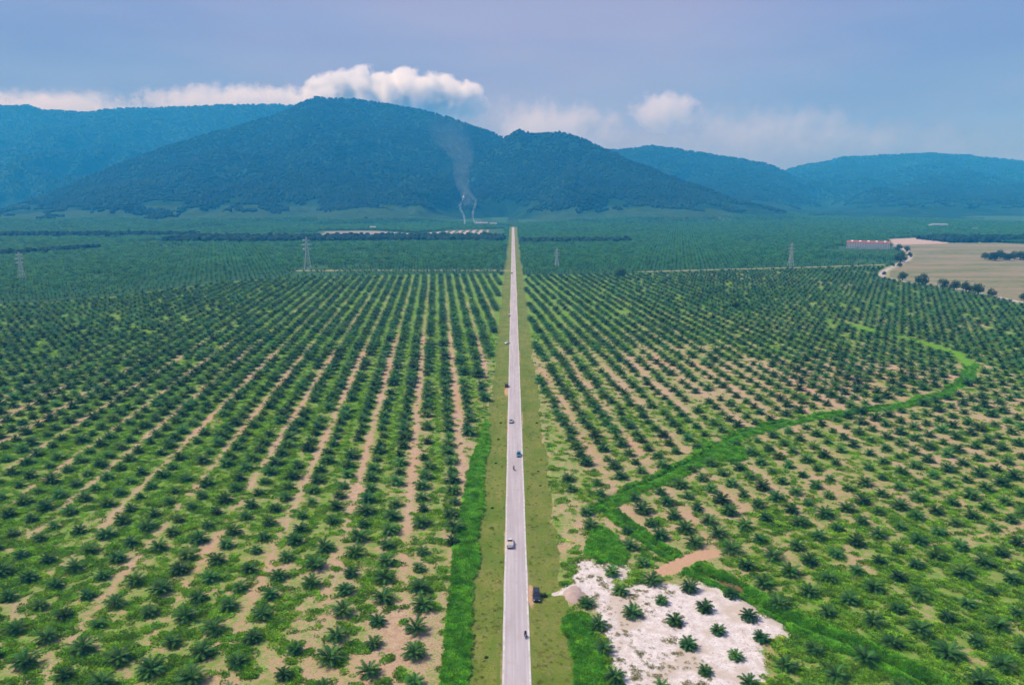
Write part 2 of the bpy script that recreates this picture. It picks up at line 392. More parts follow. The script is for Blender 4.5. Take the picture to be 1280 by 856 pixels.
def ground_eval(X, Y):
    n = X.shape
    D = {}
    ws = np.full(n, 0.02); gs = np.full(n, 0.02 * 0.48)
    for gx, gy, rr, val in GP:
        w = np.exp(-((X - gx) ** 2 + (Y - gy) ** 2) / (2 * (rr * 1.1) ** 2)); ws += w; gs += w * val
    g = gs / ws
    u, v = to_uv(X, Y)
    side = X < ROAD_X
    # bare harvesting lanes between every second pair of rows, green strips between the others
    ph = ((u - np.where(side, U0L, U0R)) / ROW_A) % 2.0
    lane = np.exp(-((ph - 0.5) / 0.17) ** 2); gr = np.exp(-((ph - 1.5) / 0.25) ** 2)
    far = sstep(150, 330, Y)
    la = np.where(side, 0.10 + 0.26 * far, 0.08 + 0.10 * far) * (0.15 + 0.85 * np.where(side, sstep(260, 120, np.hypot(X + 50, (Y - 330) * 0.35)), 0.6))
    la = la * (0.45 + 1.1 * fbm(X / 45, Y / 45, 201, 2))
    g = g - la * lane + np.where(side, 0.22, 0.10) * gr * (0.3 + 0.7 * far)
    g = np.where(Y > 380, g + 0.28 * sstep(380, 640, Y), g)
    g = g + 0.30 * (fbm(X / 26, Y / 26, 3) - 0.5) + 0.25 * (fbm(X / 80, Y / 80, 9) - 0.5)
    # rough strips along the road, outside the mown verge
    nb = (fbm(X / 9, Y / 9, 21) - 0.5)
    rightrough = sstep(11.6, 12.6, X) * sstep(19.5, 16.5, X + nb * 5) * sstep(360, 300, Y)
    g = np.where(rightrough > 0, g * (1 - rightrough) + rightrough * (0.62 + 0.5 * nb), g)
    leftrough = sstep(-9.5, -10.2, X) * sstep(-16.5, -13, X)
    g = np.maximum(g, leftrough * (0.62 + 0.6 * nb))
    nv = (fbm(X / 5, Y / 11, 231, 4) - 0.5)
    verge = np.minimum(sstep(-11.2, -9.8, X + nv * 3.2), sstep(13.4, 11.6, X + nv * 4.5)) * sstep(2140, 2120, Y)
    # lush hedge-like strip along the far side of the verge
    g = g - 0.05
    lw = np.interp(Y, [100, 135, 190, 260, 300], [3.6, 4.1, 6.2, 5.6, 2.0])
    strip = sstep(-10.0 - lw - 0.5, -10.0 - lw + 0.5, X + nb * 1.5) * sstep(-9.2, -10.9, X + nv * 3.0) * sstep(330, 285, Y)
    near = (Y < 700) & (Y > 60)
    da = np.full(n, 99.0); db = da.copy(); dc = da.copy(); dcr = da.copy(); dft = da.copy(); dw = da.copy(); sa = da.copy()
    k = near & (X > 5)
    if k.any():
        xs, ys = X[k], Y[k]
        sa_ = dline(xs, ys, ditch_a, True); sa[k] = sa_; da[k] = abs(sa_)
        db[k] = dline(xs, ys, ditch_b); dc[k] = dline(xs, ys, ditch_c)
        dcr[k] = dline(xs, ys, cross_l); dft[k] = dline(xs, ys, foot_tr); dw[k] = dline(xs, ys, ditch_w)
    sand = np.zeros(n); k = (Y < 230) & (X > 8) & (Y > 90)
    if k.any(): wx_ = 3.0 * (fbm(X[k] / 3.5, Y[k] / 3.5, 211, 3) - .5) + 1.6 * (vnoise(X[k] / .9, Y[k] / .9, 213) - .5); wy_ = 3.0 * (fbm(X[k] / 3.5, Y[k] / 3.5, 212, 3) - .5) * 1.6; sand[k] = poly_soft(X[k] + wx_, Y[k] + wy_, sand_poly, 3.2)
    bandw = np.interp(Y, [140, 230, 300, 600], [3.6, 4.4, 5.0, 5.5]) * (0.5 + 1.1 * fbm(X / 14, Y / 14, 221, 3))
    lush = np.maximum.reduce([strip, sstep(1, 0.45, da / bandw), sstep(1, .45, db / 3.4), sstep(1, .45, dc / 5.2)])
    gp = np.exp(-(((X - G(905, 565)[0]) / 9) ** 2 + ((Y - G(905, 565)[1]) / 12) ** 2))
    lush = np.maximum(lush, sstep(0.3, 0.6, gp + nb * .4))
    gp2 = np.exp(-(((X - G(757, 690)[0]) / 7) ** 2 + ((Y - G(757, 690)[1]) / 16) ** 2))
    lush = np.maximum(lush, sstep(0.35, 0.7, gp2 + nb * .5))
    lowr = sstep(11.6, 13.4, X + nv * 4.5) * sstep(20, 17, X + nb * 5) * sstep(163, 158, Y) * (1 - sand)
    lush = np.maximum(lush, lowr * 0.8)
    lush = lush * (1 - sstep(0.2, 0.8, sand)) * sstep(0.6, 1.0, dcr / 3.6)
    orange = np.maximum(sstep(1.15, 0.6, (dcr + 3.0 * nb) / 2.7), sstep(1.2, 0.3, (dft + 1.2 * nb) / 0.7) * 0.55)
    ox, oy = G(668, 744)
    orange = np.maximum(orange, np.exp(-(((X - 4.45 + nb * 1.2) / 1.0) ** 2 + ((Y - oy) / 6.0) ** 2)) * 1.1)
    ox, oy = G(636, 489)
    orange = np.maximum(orange, np.exp(-(((X + 3.1) / 1.1) ** 2 + ((Y - oy) / 11) ** 2)) * 1.05)
    shoulder = np.exp(-((np.abs(X - ROAD_X) - ROAD_HW - 0.3) / 0.42) ** 2) * (0.4 + 0.9 * vnoise(X / 2, Y / 14, 5)) * (Y < 2130)
    orange = np.maximum(orange, sstep(0.55, 0.9, shoulder) * 0.55)
    mound = np.exp(-(((X - mound_c[0]) / 2.4) ** 2 + ((Y - mound_c[1]) / 4.6) ** 2)) * (0.55 + 0.9 * fbm(X / 1.7, Y / 1.7, 241, 3))
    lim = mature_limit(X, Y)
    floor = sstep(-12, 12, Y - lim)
    k = Y > 350
    tanf = np.zeros(n); pale = np.zeros(n); track = np.zeros(n)
    if k.any():
        xs, ys = X[k], Y[k]
        tanf[k] = poly_soft(xs, ys, tan_poly, 14)
        pk = poly_soft(xs, ys, pink_poly, 20); bk = poly_soft(xs, ys, bare_poly, 40)
        stripe = 0.5 + 0.5 * np.sin(xs / 17 * 2 * math.pi)
        bk = bk * np.where(xs > -300, 0.30 + 0.62 * stripe ** 2 * sstep(-40, -90, xs), 0.48 + 0.25 * (fbm(xs / 60, ys / 60, 4) - 0.3))
        pale[k] = np.maximum(pk, bk)
        tl = dline(xs, ys, track_l) / 7.0; tr = dline(xs, ys, track_r) / 5.0
        track[k] = np.maximum(sstep(1.3, .6, tl), sstep(1.3, .6, tr))
        sr = dline(xs, ys, side_road)
        track[k] = np.maximum(track[k], sstep(9, 5, sr) * 0.75)
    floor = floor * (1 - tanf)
    pale = np.maximum(pale, sstep(0.2, 0.6, mound) * 0.95)
    trench = lambda d, w, dep: -dep * np.exp(-(d / w) ** 2)
    z = trench(sa - 1.6, 1.3, 1.9) + trench(db, 1.3, 1.6) + trench(dc, 1.4, 1.3)
    z = z * sstep(0.7, 1.2, dcr / 3.4)
    z = z + lush * 0.45 * fbm(X / 1.3, Y / 1.3, 31, 3) + 0.25 * (fbm(X / 7, Y / 7, 41) - 0.5) + np.clip(g, 0, 1) * 0.22 * fbm(X / 1.1, Y / 1.1, 33, 2)
    z = z + 1.3 * mound + sand * 0.22 * (fbm(X / 2.2, Y / 2.2, 51, 3) - 0.3)
    rd = np.abs(X - ROAD_X)
    z = np.where(rd < 12, z * sstep(ROAD_HW + 0.6, 8, rd), z)
    z = z - 0.35 * sstep(ROAD_HW + 0.5, 7.5, rd) * sstep(24, 9, rd) + np.where(rd < ROAD_HW + 0.3, -0.06, 0.0)
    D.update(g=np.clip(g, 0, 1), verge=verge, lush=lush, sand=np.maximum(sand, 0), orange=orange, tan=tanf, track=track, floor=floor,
             pale=pale, water=sstep(1.3, .8, dw / 1.2), z=z, ditch=np.minimum(np.minimum(abs(sa - 1.6), db), dc), cross=dcr, mound=mound, lim=lim)
    return D

# planting phases fitted to the palms of the photograph
def phase(px):
    q = Gs(px); u, v = to_uv(q[:, 0], q[:, 1])
    c1 = np.mean(np.exp(2j * np.pi * (u / (2 * ROW_A) + v / ROW_B))); c2 = np.mean(np.exp(2j * np.pi * (u / (2 * ROW_A) - v / ROW_B)))
    p1, p2 = np.angle(c1) / 2 / np.pi, np.angle(c2) / 2 / np.pi
    return (p1 + p2) * ROW_A, (p1 - p2) * ROW_B / 2
U0R, V0R = phase(zoomed([(395, 447), (600, 477), (555, 397), (733, 432), (795, 517), (1010, 552), (935, 467), (460, 537), (505, 632), (657, 572), (727, 687), (873, 617), (965, 732), (565, 757), (800, 807), (1105, 657), (260, 507), (300, 592), (335, 697)], 660, 620, 3.626))
U0L, V0L = phase(zoomed([(150, 256), (205, 211), (120, 181), (185, 331), (85, 316), (110, 396), (235, 276), (305, 216), (345, 301), (275, 361), (215, 436), (375, 386), (305, 451), (130, 496), (240, 551), (365, 581), (55, 591), (495, 421), (605, 446), (435, 491), (430, 316), (640, 236), (645, 366), (765, 401), (800, 346), (870, 506), (725, 481), (895, 436), (925, 361), (1045, 401), (1100, 256), (1080, 331), (1020, 471), (955, 636), (1095, 681), (800, 596), (610, 661), (490, 616), (170, 636), (295, 671)], 0, 590, 2.977))

tf = np.arange(-0.74, 0.7401, 0.0029)
tcs = np.array([0.76, 0.8, 0.86, 0.95, 1.1, 1.4, 2.0, 3.5, 7.0])
T = np.concatenate([-tcs[::-1], tf, tcs])
Yr = np.concatenate([[-560, -300, -120, -20, 40, 75], np.exp(np.arange(math.log(160), math.log(2700), 0.0036)) - 60, [2750, 3100, 3700, 4600, 6000, 8100]])
YY, TT = np.meshgrid(Yr, T, indexing='ij')
XX = np.clip(TT * np.maximum(YY + 60, 165), -7600, 7600)
XX[:, 0] = -7600; XX[:, -1] = 7600
ge = ground_eval(XX.ravel(), YY.ravel())
gm = grid_mesh('ground', np.stack([XX.ravel(), YY.ravel(), ge['z']], -1), len(Yr), len(T), M['ground'])
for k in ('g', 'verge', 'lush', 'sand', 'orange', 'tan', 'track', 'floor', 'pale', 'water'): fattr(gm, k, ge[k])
ground = tag(link('ground', gm), 'flat plantation plain of tan soil and green cover', 'ground', kind='structure')

# ------------------------------------------------------------------ mountains
def ridge(pts):
    out = []
    for x, y, d, ft in pts:
        X, Y, Z = P(x, y, d); out.append((X / Y, d, Z, ft))
    return np.array(out)
RIDGES = [
    ridge([(-700, 320, 2600, 1900), (-250, 296, 2600, 1900), (-80, 280, 2700, 1850), (0, 264, 2900, 1900), (60, 244, 3200, 1950), (170, 198, 3700, 2050), (260, 169, 4000, 2100), (340, 146, 4300, 2150), (395, 123, 4500, 2150), (440, 125, 4500, 2150), (500, 133, 4450, 2150), (545, 141, 4350, 2200), (580, 153, 4200, 2250), (610, 163, 4250, 2300), (640, 176, 4250, 2300), (680, 196, 4200, 2300), (740, 224, 4000, 2400), (820, 262, 3900, 2500), (880, 290, 3900, 2500), (1500, 330, 3800, 2500)]),
    ridge([(480, 284, 3500, 2300), (540, 252, 3500, 2300), (600, 204, 3600, 2300), (633, 173, 3700, 2300), (648, 164, 3700, 2300), (665, 169, 3650, 2300), (700, 168, 3600, 2300), (730, 173, 3550, 2300), (760, 186, 3500, 2300), (790, 201, 3400, 2300), (830, 216, 3250, 2300), (880, 234, 3100, 2350), (930, 253, 2950, 2400), (1020, 276, 2800, 2450), (1080, 292, 2750, 2450)]),
    ridge([(90, 286, 3000, 2100), (180, 252, 3050, 2100), (260, 232, 3100, 2100), (330, 219, 3150, 2100), (400, 214, 3150, 2100), (450, 222, 3100, 2100), (520, 246, 3000, 2150), (600, 284, 2900, 2200)]),
    ridge([(1000, 272, 4500, 2900), (1060, 248, 4500, 2800), (1110, 236, 4500, 2700), (1160, 230, 4500, 2700), (1210, 236, 4500, 2700), (1270, 231, 4500, 2700), (1340, 240, 4500, 2700), (1500, 262, 4500, 2700)]),
    ridge([(-800, 200, 6200, 2700), (-350, 145, 6200, 2700), (-150, 140, 6200, 2700), (0, 132, 6200, 2700), (35, 131, 6200, 2700), (55, 138, 6200, 2700), (110, 140, 6200, 2700), (130, 137, 6200, 2700), (200, 135, 6200, 3600), (300, 132, 6200, 3600), (350, 131, 6200, 3600), (420, 138, 6200, 3600), (500, 165, 6200, 3600), (600, 200, 6200, 3600), (900, 300, 6200, 3600)]),
    ridge([(500, 260, 5400, 3000), (640, 200, 5400, 3000), (700, 196, 5400, 3000), (775, 188, 5400, 3000), (795, 184, 5400, 3000), (815, 181, 5400, 3000), (840, 184, 5400, 3000), (860, 188, 5400, 3000), (900, 196, 5400, 3000), (940, 200, 5400, 3000), (965, 207, 5400, 3000), (985, 216, 5400, 3000), (1020, 236, 5400, 3000), (1100, 270, 5400, 3000), (1200, 300, 5400, 3000)]),
    ridge([(880, 260, 6900, 3000), (985, 213, 6900, 2900), (1010, 206, 6900, 2800), (1060, 197, 6900, 2700), (1095, 196, 6900, 2600), (1130, 193, 6900, 2600), (1160, 191, 6900, 2600), (1190, 192, 6900, 2600), (1280, 201, 6900, 2600), (1400, 215, 6900, 2600), (1900, 240, 6900, 2600)]),
    ridge([(-500, 276, 2500, 1750), (-100, 272, 2500, 1750), (60, 270, 2450, 1780), (150, 277, 2350, 1800), (210, 272, 2300, 1820), (300, 278, 2300, 1850), (390, 281, 2300, 1900), (470, 283, 2300, 2000), (560, 281, 2350, 2100), (610, 279, 2400, 2150), (650, 281, 2400, 2200), (720, 274, 2500, 2150), (800, 270, 2650, 2100), (880, 272, 2700, 2100), (960, 275, 2800, 2150), (1100, 268, 3300, 2300), (1200, 268, 3300, 2300), (1300, 270, 3300, 2300), (1700, 270, 3300, 2300)]),
]
def hill_h(X, Y):
    t = X / np.maximum(Y, 1)
    wx = X + 160 * (fbm(X / 700, Y / 700, 61) - 0.5) * 2; wy = Y + 160 * (fbm(X / 700, Y / 700, 77) - 0.5) * 2
    rg = 1 - np.abs(2 * fbm(wx / 620, wy / 900, 81, 5) - 1) * 1.9          # sharp spurs
    rg2 = 1 - np.abs(2 * fbm(wx / 210, wy / 300, 91, 4) - 1) * 1.9
    h = np.full(X.shape, -8.0)
    for i, r in enumerate(RIDGES):
        D = np.interp(t, r[:, 0], r[:, 1]); Z = np.maximum(np.interp(t, r[:, 0], r[:, 2]), 0); Ft = np.interp(t, r[:, 0], r[:, 3])
        s = (Y - Ft) / (D - Ft)
        sc = np.clip(s, 0, 1)
        base = np.where(s < 1, 0.25 * sc + 0.75 * sc ** 1.5, 1 - (s - 1) * 0.55)
        w = np.clip(4 * sc * (1 - sc), 0, 1) ** 0.8
        amp = 0.50 if i < 7 else 0.25
        hh = Z * (base - w * (amp * (0.55 - 0.55 * rg) + 0.16 * (0.5 - 0.5 * rg2)))
        hh = hh + (Z > 0) * 7 * (fbm(X / 45, Y / 60, 95, 2) - 0.5)
        hh = hh + (Z > 60) * sstep(0.5, 0.95, s) * (34 * (fbm(X / 230, Y / 500, 96 + i, 3) - 0.5))
        hh = np.where(s <= 0, -8.0 + s * 5, np.minimum(hh, hh))
        hh = np.where(s > 0, hh - 3.0 * (1 - sstep(0, 0.05, s)), hh)
        h = np.maximum(h, np.where(s > 0, hh, -8.0))
    return np.clip(h, -8, None)
tm = np.arange(-1.08, 1.081, 0.0032)
Ym = np.exp(np.arange(math.log(1740), math.log(8000), 0.0052))
YY, TT = np.meshgrid(Ym, tm, indexing='ij')
XX = np.clip(TT * YY, -7300, 7300)
hz = hill_h(XX.ravel(), YY.ravel())
def mountain_material():
    t = NT('forested_slope'); p = t.pos()
    n1 = t.noise(0.035, 5, 0.65, p); n2 = t.noise(0.006, 4, 0.6, p); vo = t.n('ShaderNodeTexVoronoi'); vo.inputs['Scale'].default_value = 0.06
    t.put(vo.inputs['Vector'], p)
    c = t.mix(t.mr(n1, 0.3, 0.7), (0.006, 0.028, 0.014), (0.020, 0.062, 0.025))
    c = t.mix(t.mr(n2, 0.48, 0.7), c, (0.028, 0.072, 0.035))
    low = t.mix(t.mr(n1, 0.3, 0.7), (0.022, 0.060, 0.022), (0.045, 0.095, 0.035))
    m = t.math('ADD', t.attr('low'), t.math('MULTIPLY', t.math('SUBTRACT', n2, 0.5), 1.2))
    c = t.mix(t.mr(m, 0.4, 0.6, 0, 1, True), c, low)
    c = t.mix(t.mr(t.attr('scar'), 0.3, 0.7, 0, 1, True), c, (0.55, 0.46, 0.42))
    hgt = t.math('SUBTRACT', n1, vo.outputs['Distance'])
    return t.surf(t.princ(c, 1.0, 0.05, bump=hgt, bdist=4.0, bstr=0.5))
mm = grid_mesh('mountains', np.stack([XX.ravel(), YY.ravel(), hz], -1), len(Ym), len(tm), mountain_material())
fattr(mm, 'low', sstep(75, 35, hz) * sstep(3000, 2500, YY.ravel()))
scx, scy = P(908, 272, 2520)[:2]
fattr(mm, 'scar', np.exp(-(((XX.ravel() - scx) / 32) ** 2 + ((YY.ravel() - scy) / 45) ** 2)))
mountains = tag(link('mountains', mm), 'forest covered mountain range behind the plain', 'mountains', kind='structure')
def z_at(x, y):
    a, b = np.array([float(x)]), np.array([float(y)])
    return float(max(ground_eval(a, b)['z'][0], hill_h(a, b)[0] if y > 1700 else -9))

# ------------------------------------------------------------------ roads
def ribbon(name, pl, hw, z, thick, mat, parent=None):
    V = []; Fc = []
    n = len(pl)
    for i in range(n):
        a = Vector(pl[max(i - 1, 0)]); b = Vector(pl[min(i + 1, n - 1)]); d = (b - a).normalized(); nx = Vector((d.y, -d.x))
        p = Vector(pl[i]); w = hw[i] if isinstance(hw, (list, tuple)) else hw
        l, r = p - nx * w, p + nx * w
        V += [(l.x, l.y, z), (r.x, r.y, z), (r.x + nx.x * .15, r.y + nx.y * .15, z - thick), (l.x - nx.x * .15, l.y - nx.y * .15, z - thick)]
    for i in range(n - 1):
        b = 4 * i
        Fc += [(b, b + 1, b + 5, b + 4), (b + 1, b + 2, b + 6, b + 5), (b + 3, b, b + 4, b + 7)]
    Fc += [(0, 3, 2, 1)]
    return link(name, mesh_from(name, V, Fc, [mat]), parent)
yl = [float(y) for y in np.concatenate([[-550, -200, 0], np.arange(60, 2140, 20)])]
wob = lambda y, s: 0.07 * math.sin(y / 9.3 + s) + 0.05 * math.sin(y / 3.7 + 2 * s)
yl = [float(y) for y in np.concatenate([[-550, -200, 0], np.arange(60, 600, 2.5), np.arange(600, 2140, 12)])]
road = ribbon('road', [(ROAD_X + 0.5 * wob(y, 1.0), y) for y in yl], [ROAD_HW + wob(y, 2.0) for y in yl], 0.03, 0.25, M['road'])
tag(road, 'long straight pale asphalt road running to the mountains', 'road', kind='structure')
for sx in (-1, 1):
    ribbon('edge_line', [(ROAD_X + sx * (ROAD_HW - 0.20), y) for y in yl], 0.065, 0.036, 0.004, M['line'], road)
def smooth_pl(pl, k=6):
    out = []
    for i in range(len(pl) - 1):
        p0, p1, p2, p3 = pl[max(i - 1, 0)], pl[i], pl[i + 1], pl[min(i + 2, len(pl) - 1)]
        for j in range(k):
            t = j / k
            out.append(tuple(0.5 * (2 * p1 + (p2 - p0) * t + (2 * p0 - 5 * p1 + 4 * p2 - p3) * t * t + (3 * p1 - p0 - 3 * p2 + p3) * t ** 3)))
    return out + [tuple(pl[-1])]
sr = smooth_pl(side_road)
side = ribbon('side_road', sr, [3.0 if p[1] < 800 else 3.4 for p in sr], 0.28, 0.6, M['gravel'])
tag(side, 'pale winding side road along the tan field', 'road', kind='structure')

# ------------------------------------------------------------------ oil palms
def frond_geo(L, e0, e1, nl, lw, ll, seg=8, twist=0.0):
    """one pinnate frond: rachis strip along +X that arches over, leaflets on both sides"""
    V = []; Fc = []
    px = pz = 0.0; pts = []
    for i in range(seg + 1):
        s = i / seg; a = e0 + (e1 - e0) * s ** 1.25
        pts.append((px, pz, a)); px += math.cos(a) * L / seg; pz += math.sin(a) * L / seg
    def at(s):
        k = min(int(s * seg), seg - 1); f = s * seg - k
        return tuple(pts[k][j] * (1 - f) + pts[k + 1][j] * f for j in range(3))
    for i, (x, z, a) in enumerate(pts):
        w = 0.045 * (1 - 0.8 * i / seg); V += [(x, -w, z), (x, w, z)]
    Fc += [(2 * i, 2 * i + 1, 2 * i + 3, 2 * i + 2) for i in range(seg)]
    for i in range(nl):
        s = 0.16 + 0.84 * (i + 0.5) / nl
        x, z, a = at(s); ln = ll * (0.35 + 0.65 * math.sin(math.pi * min(1, (s - 0.05) * 1.05)) ** 0.7) * random.uniform(.85, 1.1)
        for sg in (-1, 1):
            sw = R(random.uniform(38, 56)); up = R(random.uniform(2, 30) - 22 * s)
            fx = math.cos(sw) * ln; fy = sg * math.sin(sw) * ln * math.cos(up); fz = math.sin(up) * ln * 0.7 - 0.18 * ln
            ca, sa_ = math.cos(a), math.sin(a); hwid = lw / 2
            b = len(V)
            V += [(x - ca * hwid, 0, z - sa_ * hwid), (x + ca * hwid, 0, z + sa_ * hwid), (x + fx * ca - fz * sa_, fy, z + fx * sa_ + fz * ca)]
            Fc.append((b, b + 1, b + 2) if sg < 0 else (b + 1, b, b + 2))
    return np.array(V), Fc
def frond_ring(nf, e_hi=80, e_lo=12):
    """(azimuth, initial elevation, end elevation, length factor) for each frond of a rosette"""
    out = []
    for i in range(nf):
        s = (i + 0.5) / nf
        e0 = e_hi - (e_hi - e_lo) * s ** 0.85 + random.uniform(-6, 6)
        e1 = e0 - random.uniform(55, 85)
        out.append((i * 2.39996 + random.uniform(-.25, .25), R(e0), R(max(e1, -60)), (0.72 + 0.30 * math.sin(math.pi * min(1, s + 0.2))) * random.uniform(.88, 1.1)))
    return out
def crown_geo(nf, L, nl, lw, ll, seg, z0, e_hi=80, e_lo=12):
    V = []; Fc = []; b = 0
    for az, e0, e1, k in frond_ring(nf, e_hi, e_lo):
        v, f = frond_geo(L * k, e0, e1, nl, lw, ll, seg)
        ca, sa_ = math.cos(az), math.sin(az)
        V.append(np.stack([v[:, 0] * ca - v[:, 1] * sa_, v[:, 0] * sa_ + v[:, 1] * ca, v[:, 2] + z0], -1))
        Fc += [tuple(i + b for i in q) for q in f]; b += len(v)
    return np.vstack(V), Fc
def stem_mesh(h, r):
    mb = MB(); pts = [(0, 0, -0.3), (0, 0, 0.0), (0, 0, h * .5), (0, 0, h)]
    mb.tube(pts, [r * 1.15, r * 1.1, r, r * 0.75], 8)
    for i in range(9):                       # cut leaf bases
        a = i * 2.4; z = h * (0.15 + 0.8 * i / 9)
        mb.box((math.cos(a) * r * 1.0, math.sin(a) * r * 1.0, z), (0.16, 0.10, 0.12), 0, a)
    return mb.mesh('stem', [M['stem']])
stems = [stem_mesh(h, r) for h, r in ((0.45, 0.26), (0.55, 0.30), (0.38, 0.24))]
crowns = []
for i in range(7):
    V, Fc = crown_geo(random.randint(32, 38), random.uniform(2.75, 3.1), 13, 0.24, 0.80, 7, 0.4)
    crowns.append(mesh_from('crown', V, Fc, [M['frond']]))
frond_meshes = []                            # separate fronds, in three reaches of elevation
for e0, e1 in ((78, 15), (62, -5), (46, -20), (30, -32), (16, -40)):
    frond_meshes.append([mesh_from('frond', *frond_geo(2.95, R(e0), R(e1), 14, 0.22, 0.80, 8), [M['frond']]) for _ in range(2)])

def lattice(u0, v0, yaw_uv, xmin, xmax, ymin, ymax, a, b, inv):
    cs = [yaw_uv(np.array(x), np.array(y)) for x in (xmin, xmax) for y in (ymin, ymax)]
    us = [c[0] for c in cs]; vs_ = [c[1] for c in cs]
    i = np.arange(math.floor((min(us) - u0) / a), math.ceil((max(us) - u0) / a) + 1)
    j = np.arange(math.floor((min(vs_) - v0) / b) - 1, math.ceil((max(vs_) - v0) / b) + 2)
    I, J = np.meshgrid(i, j, indexing='ij')
    u = u0 + I * a; v = v0 + (J + 0.5 * (I % 2)) * b
    x, y = inv(u.ravel(), v.ravel())
    return x, y, I.ravel()
pl = []
for sgn, (u0, v0) in ((-1, (U0L, V0L)), (1, (U0R, V0R))):
    x, y, I = lattice(u0, v0, to_uv, -760 if sgn < 0 else 0, 0 if sgn < 0 else 760, 60, 1010, ROW_A, ROW_B, from_uv)
    k = (np.sign(x) == sgn) & (np.abs(x) < 0.74 * y + 26) & (y > 96)
    x, y, I = x[k], y[k], I[k]
    jit = 0.45
    x = x + rng.normal(0, jit, x.size); y = y + rng.normal(0, jit, x.size)
    e = ground_eval(x, y)
    edge_r = np.where(y < 165, 15.0, np.where(y < 330, 18.5, 13.6)); edge_l = np.where(y < 330, -16.6, -13.4)
    ok = (x < edge_l) | (x > edge_r)
    ok &= (e['ditch'] > 2.9) & (e['cross'] > 3.0) & (e['mound'] < 0.3) & (y < e['lim'] - 6) & (e['tan'] < 0.2) & (e['track'] < 0.3)
    ok &= ~((e['lush'] > 0.85) & (y > 175) & (x > 0))
    ok &= rng.random(x.size) > 0.045
    ok &= np.abs(x) < 0.74 * y + 26
    pl.append(np.stack([x, y, e['z'], e['sand'], e['g'], I], -1)[ok])
pl = np.vstack(pl)
dist = np.sqrt(pl[:, 0] ** 2 + pl[:, 1] ** 2 + H * H)
# crowns: small on sand and near, larger and touching along the rows farther back
sc = 0.98 + 0.10 * rng.random(len(pl)) + 0.38 * sstep(170, 420, pl[:, 1]) * np.where(pl[:, 0] < 0, 1, 0.75) + 0.10 * (fbm(pl[:, 0] / 60, pl[:, 1] / 60, 101) - 0.5) * 2
sc = sc * np.where(pl[:, 3] > 0.5, 0.88, 1.0) * rng.uniform(0.74, 1.18, len(pl))
sc = np.where((pl[:, 0] > 0) & (np.abs(pl[:, 0] - 95) < 50) & (np.abs(pl[:, 1] - 330) < 90), sc * 0.86, sc)
# inside the frame?
cp, sp = math.cos(PITCH), math.sin(PITCH)
zz = pl[:, 2] + 0.8 - H
dep = pl[:, 1] * cp - zz * sp
iy = CY + F * (-(pl[:, 1] * sp + zz * cp)) / dep; ix = CX + F * pl[:, 0] / dep
inf = (ix > -12) & (ix < 1292) & (iy < 866)
order = np.argsort(np.where(inf, dep / sc, 1e9))
single = order[:300]
rest = np.array(sorted(set(range(len(pl))) - set(single.tolist())))
ORD = ['', 'first', 'second', 'third', 'fourth', 'fifth', 'sixth', 'seventh', 'eighth', 'ninth', 'tenth', 'eleventh', 'twelfth', 'thirteenth', 'fourteenth', 'fifteenth', 'sixteenth', 'seventeenth', 'eighteenth', 'nineteenth', 'twentieth']
def ordinal(n):
    if n <= 20: return ORD[n]
    return ('twentieth', 'thirtieth')[n // 10 - 2] if n % 10 == 0 else ('twenty-', 'thirty-')[n // 10 - 2] + ORD[n % 10]
def palm_label(x, y, sand, rk, wet):
    row = ordinal(rk)
    if x < 0: return 'young bushy oil palm in the %s row from the lush strip by the road' % row, 'oil palms beyond the lush strip, %s row' % row
    if sand > 0.5: return 'young oil palm on the white sand, %s row from the road' % row, 'oil palms on the white sand, %s row' % row
    cxy = ditch_c[np.argmin(np.abs(ditch_c[:, 0] - x))]
    if x < 24: return 'young oil palm in the weeds between the mown verge and the white sand', 'oil palms between verge and sand'
    if y < cxy[1]: return 'dark young oil palm in thick weeds between the white sand and the ditch', 'oil palms between sand and ditch'
    return (('young oil palm in thick green cover beyond the ditch, %s row from the road' if wet else
             'young oil palm on patchy tan soil beyond the ditch, %s row from the road') % row,
            ('oil palms in green cover, %s row' if wet else 'oil palms on patchy soil, %s row') % row)
rowset = {sg: sorted({int(pl[i][5]) for i in single if (pl[i][0] > 0) == (sg > 0)}, key=lambda r: r * sg) for sg in (-1, 1)}
for rank, i in enumerate(single):
    x, y, z, sd_, g_, ri = pl[i]
    lab, grp = palm_label(x, y, sd_, rowset[1 if x > 0 else -1].index(int(ri)) + 1, g_ > 0.62)
    o = thing('oil_palm', lab, 'palm', (x, y, z - 0.02), random.uniform(0, 6.28), grp, (sc[i],) * 3)
    link('stem', random.choice(stems), o)
    if rank < 70:
        for az, e0, e1, k in frond_ring(random.randint(30, 36)):
            q = min(range(5), key=lambda j: abs((78, 62, 46, 30, 16)[j] - math.degrees(e0)))
            e_nom = R((78, 62, 46, 30, 16)[q])
            link('frond', random.choice(frond_meshes[q]), o, (0, 0, 0.4), (random.uniform(-.2, .2), e_nom - e0, az), (k, k, k))
    else:
        link('crown', random.choice(crowns), o)

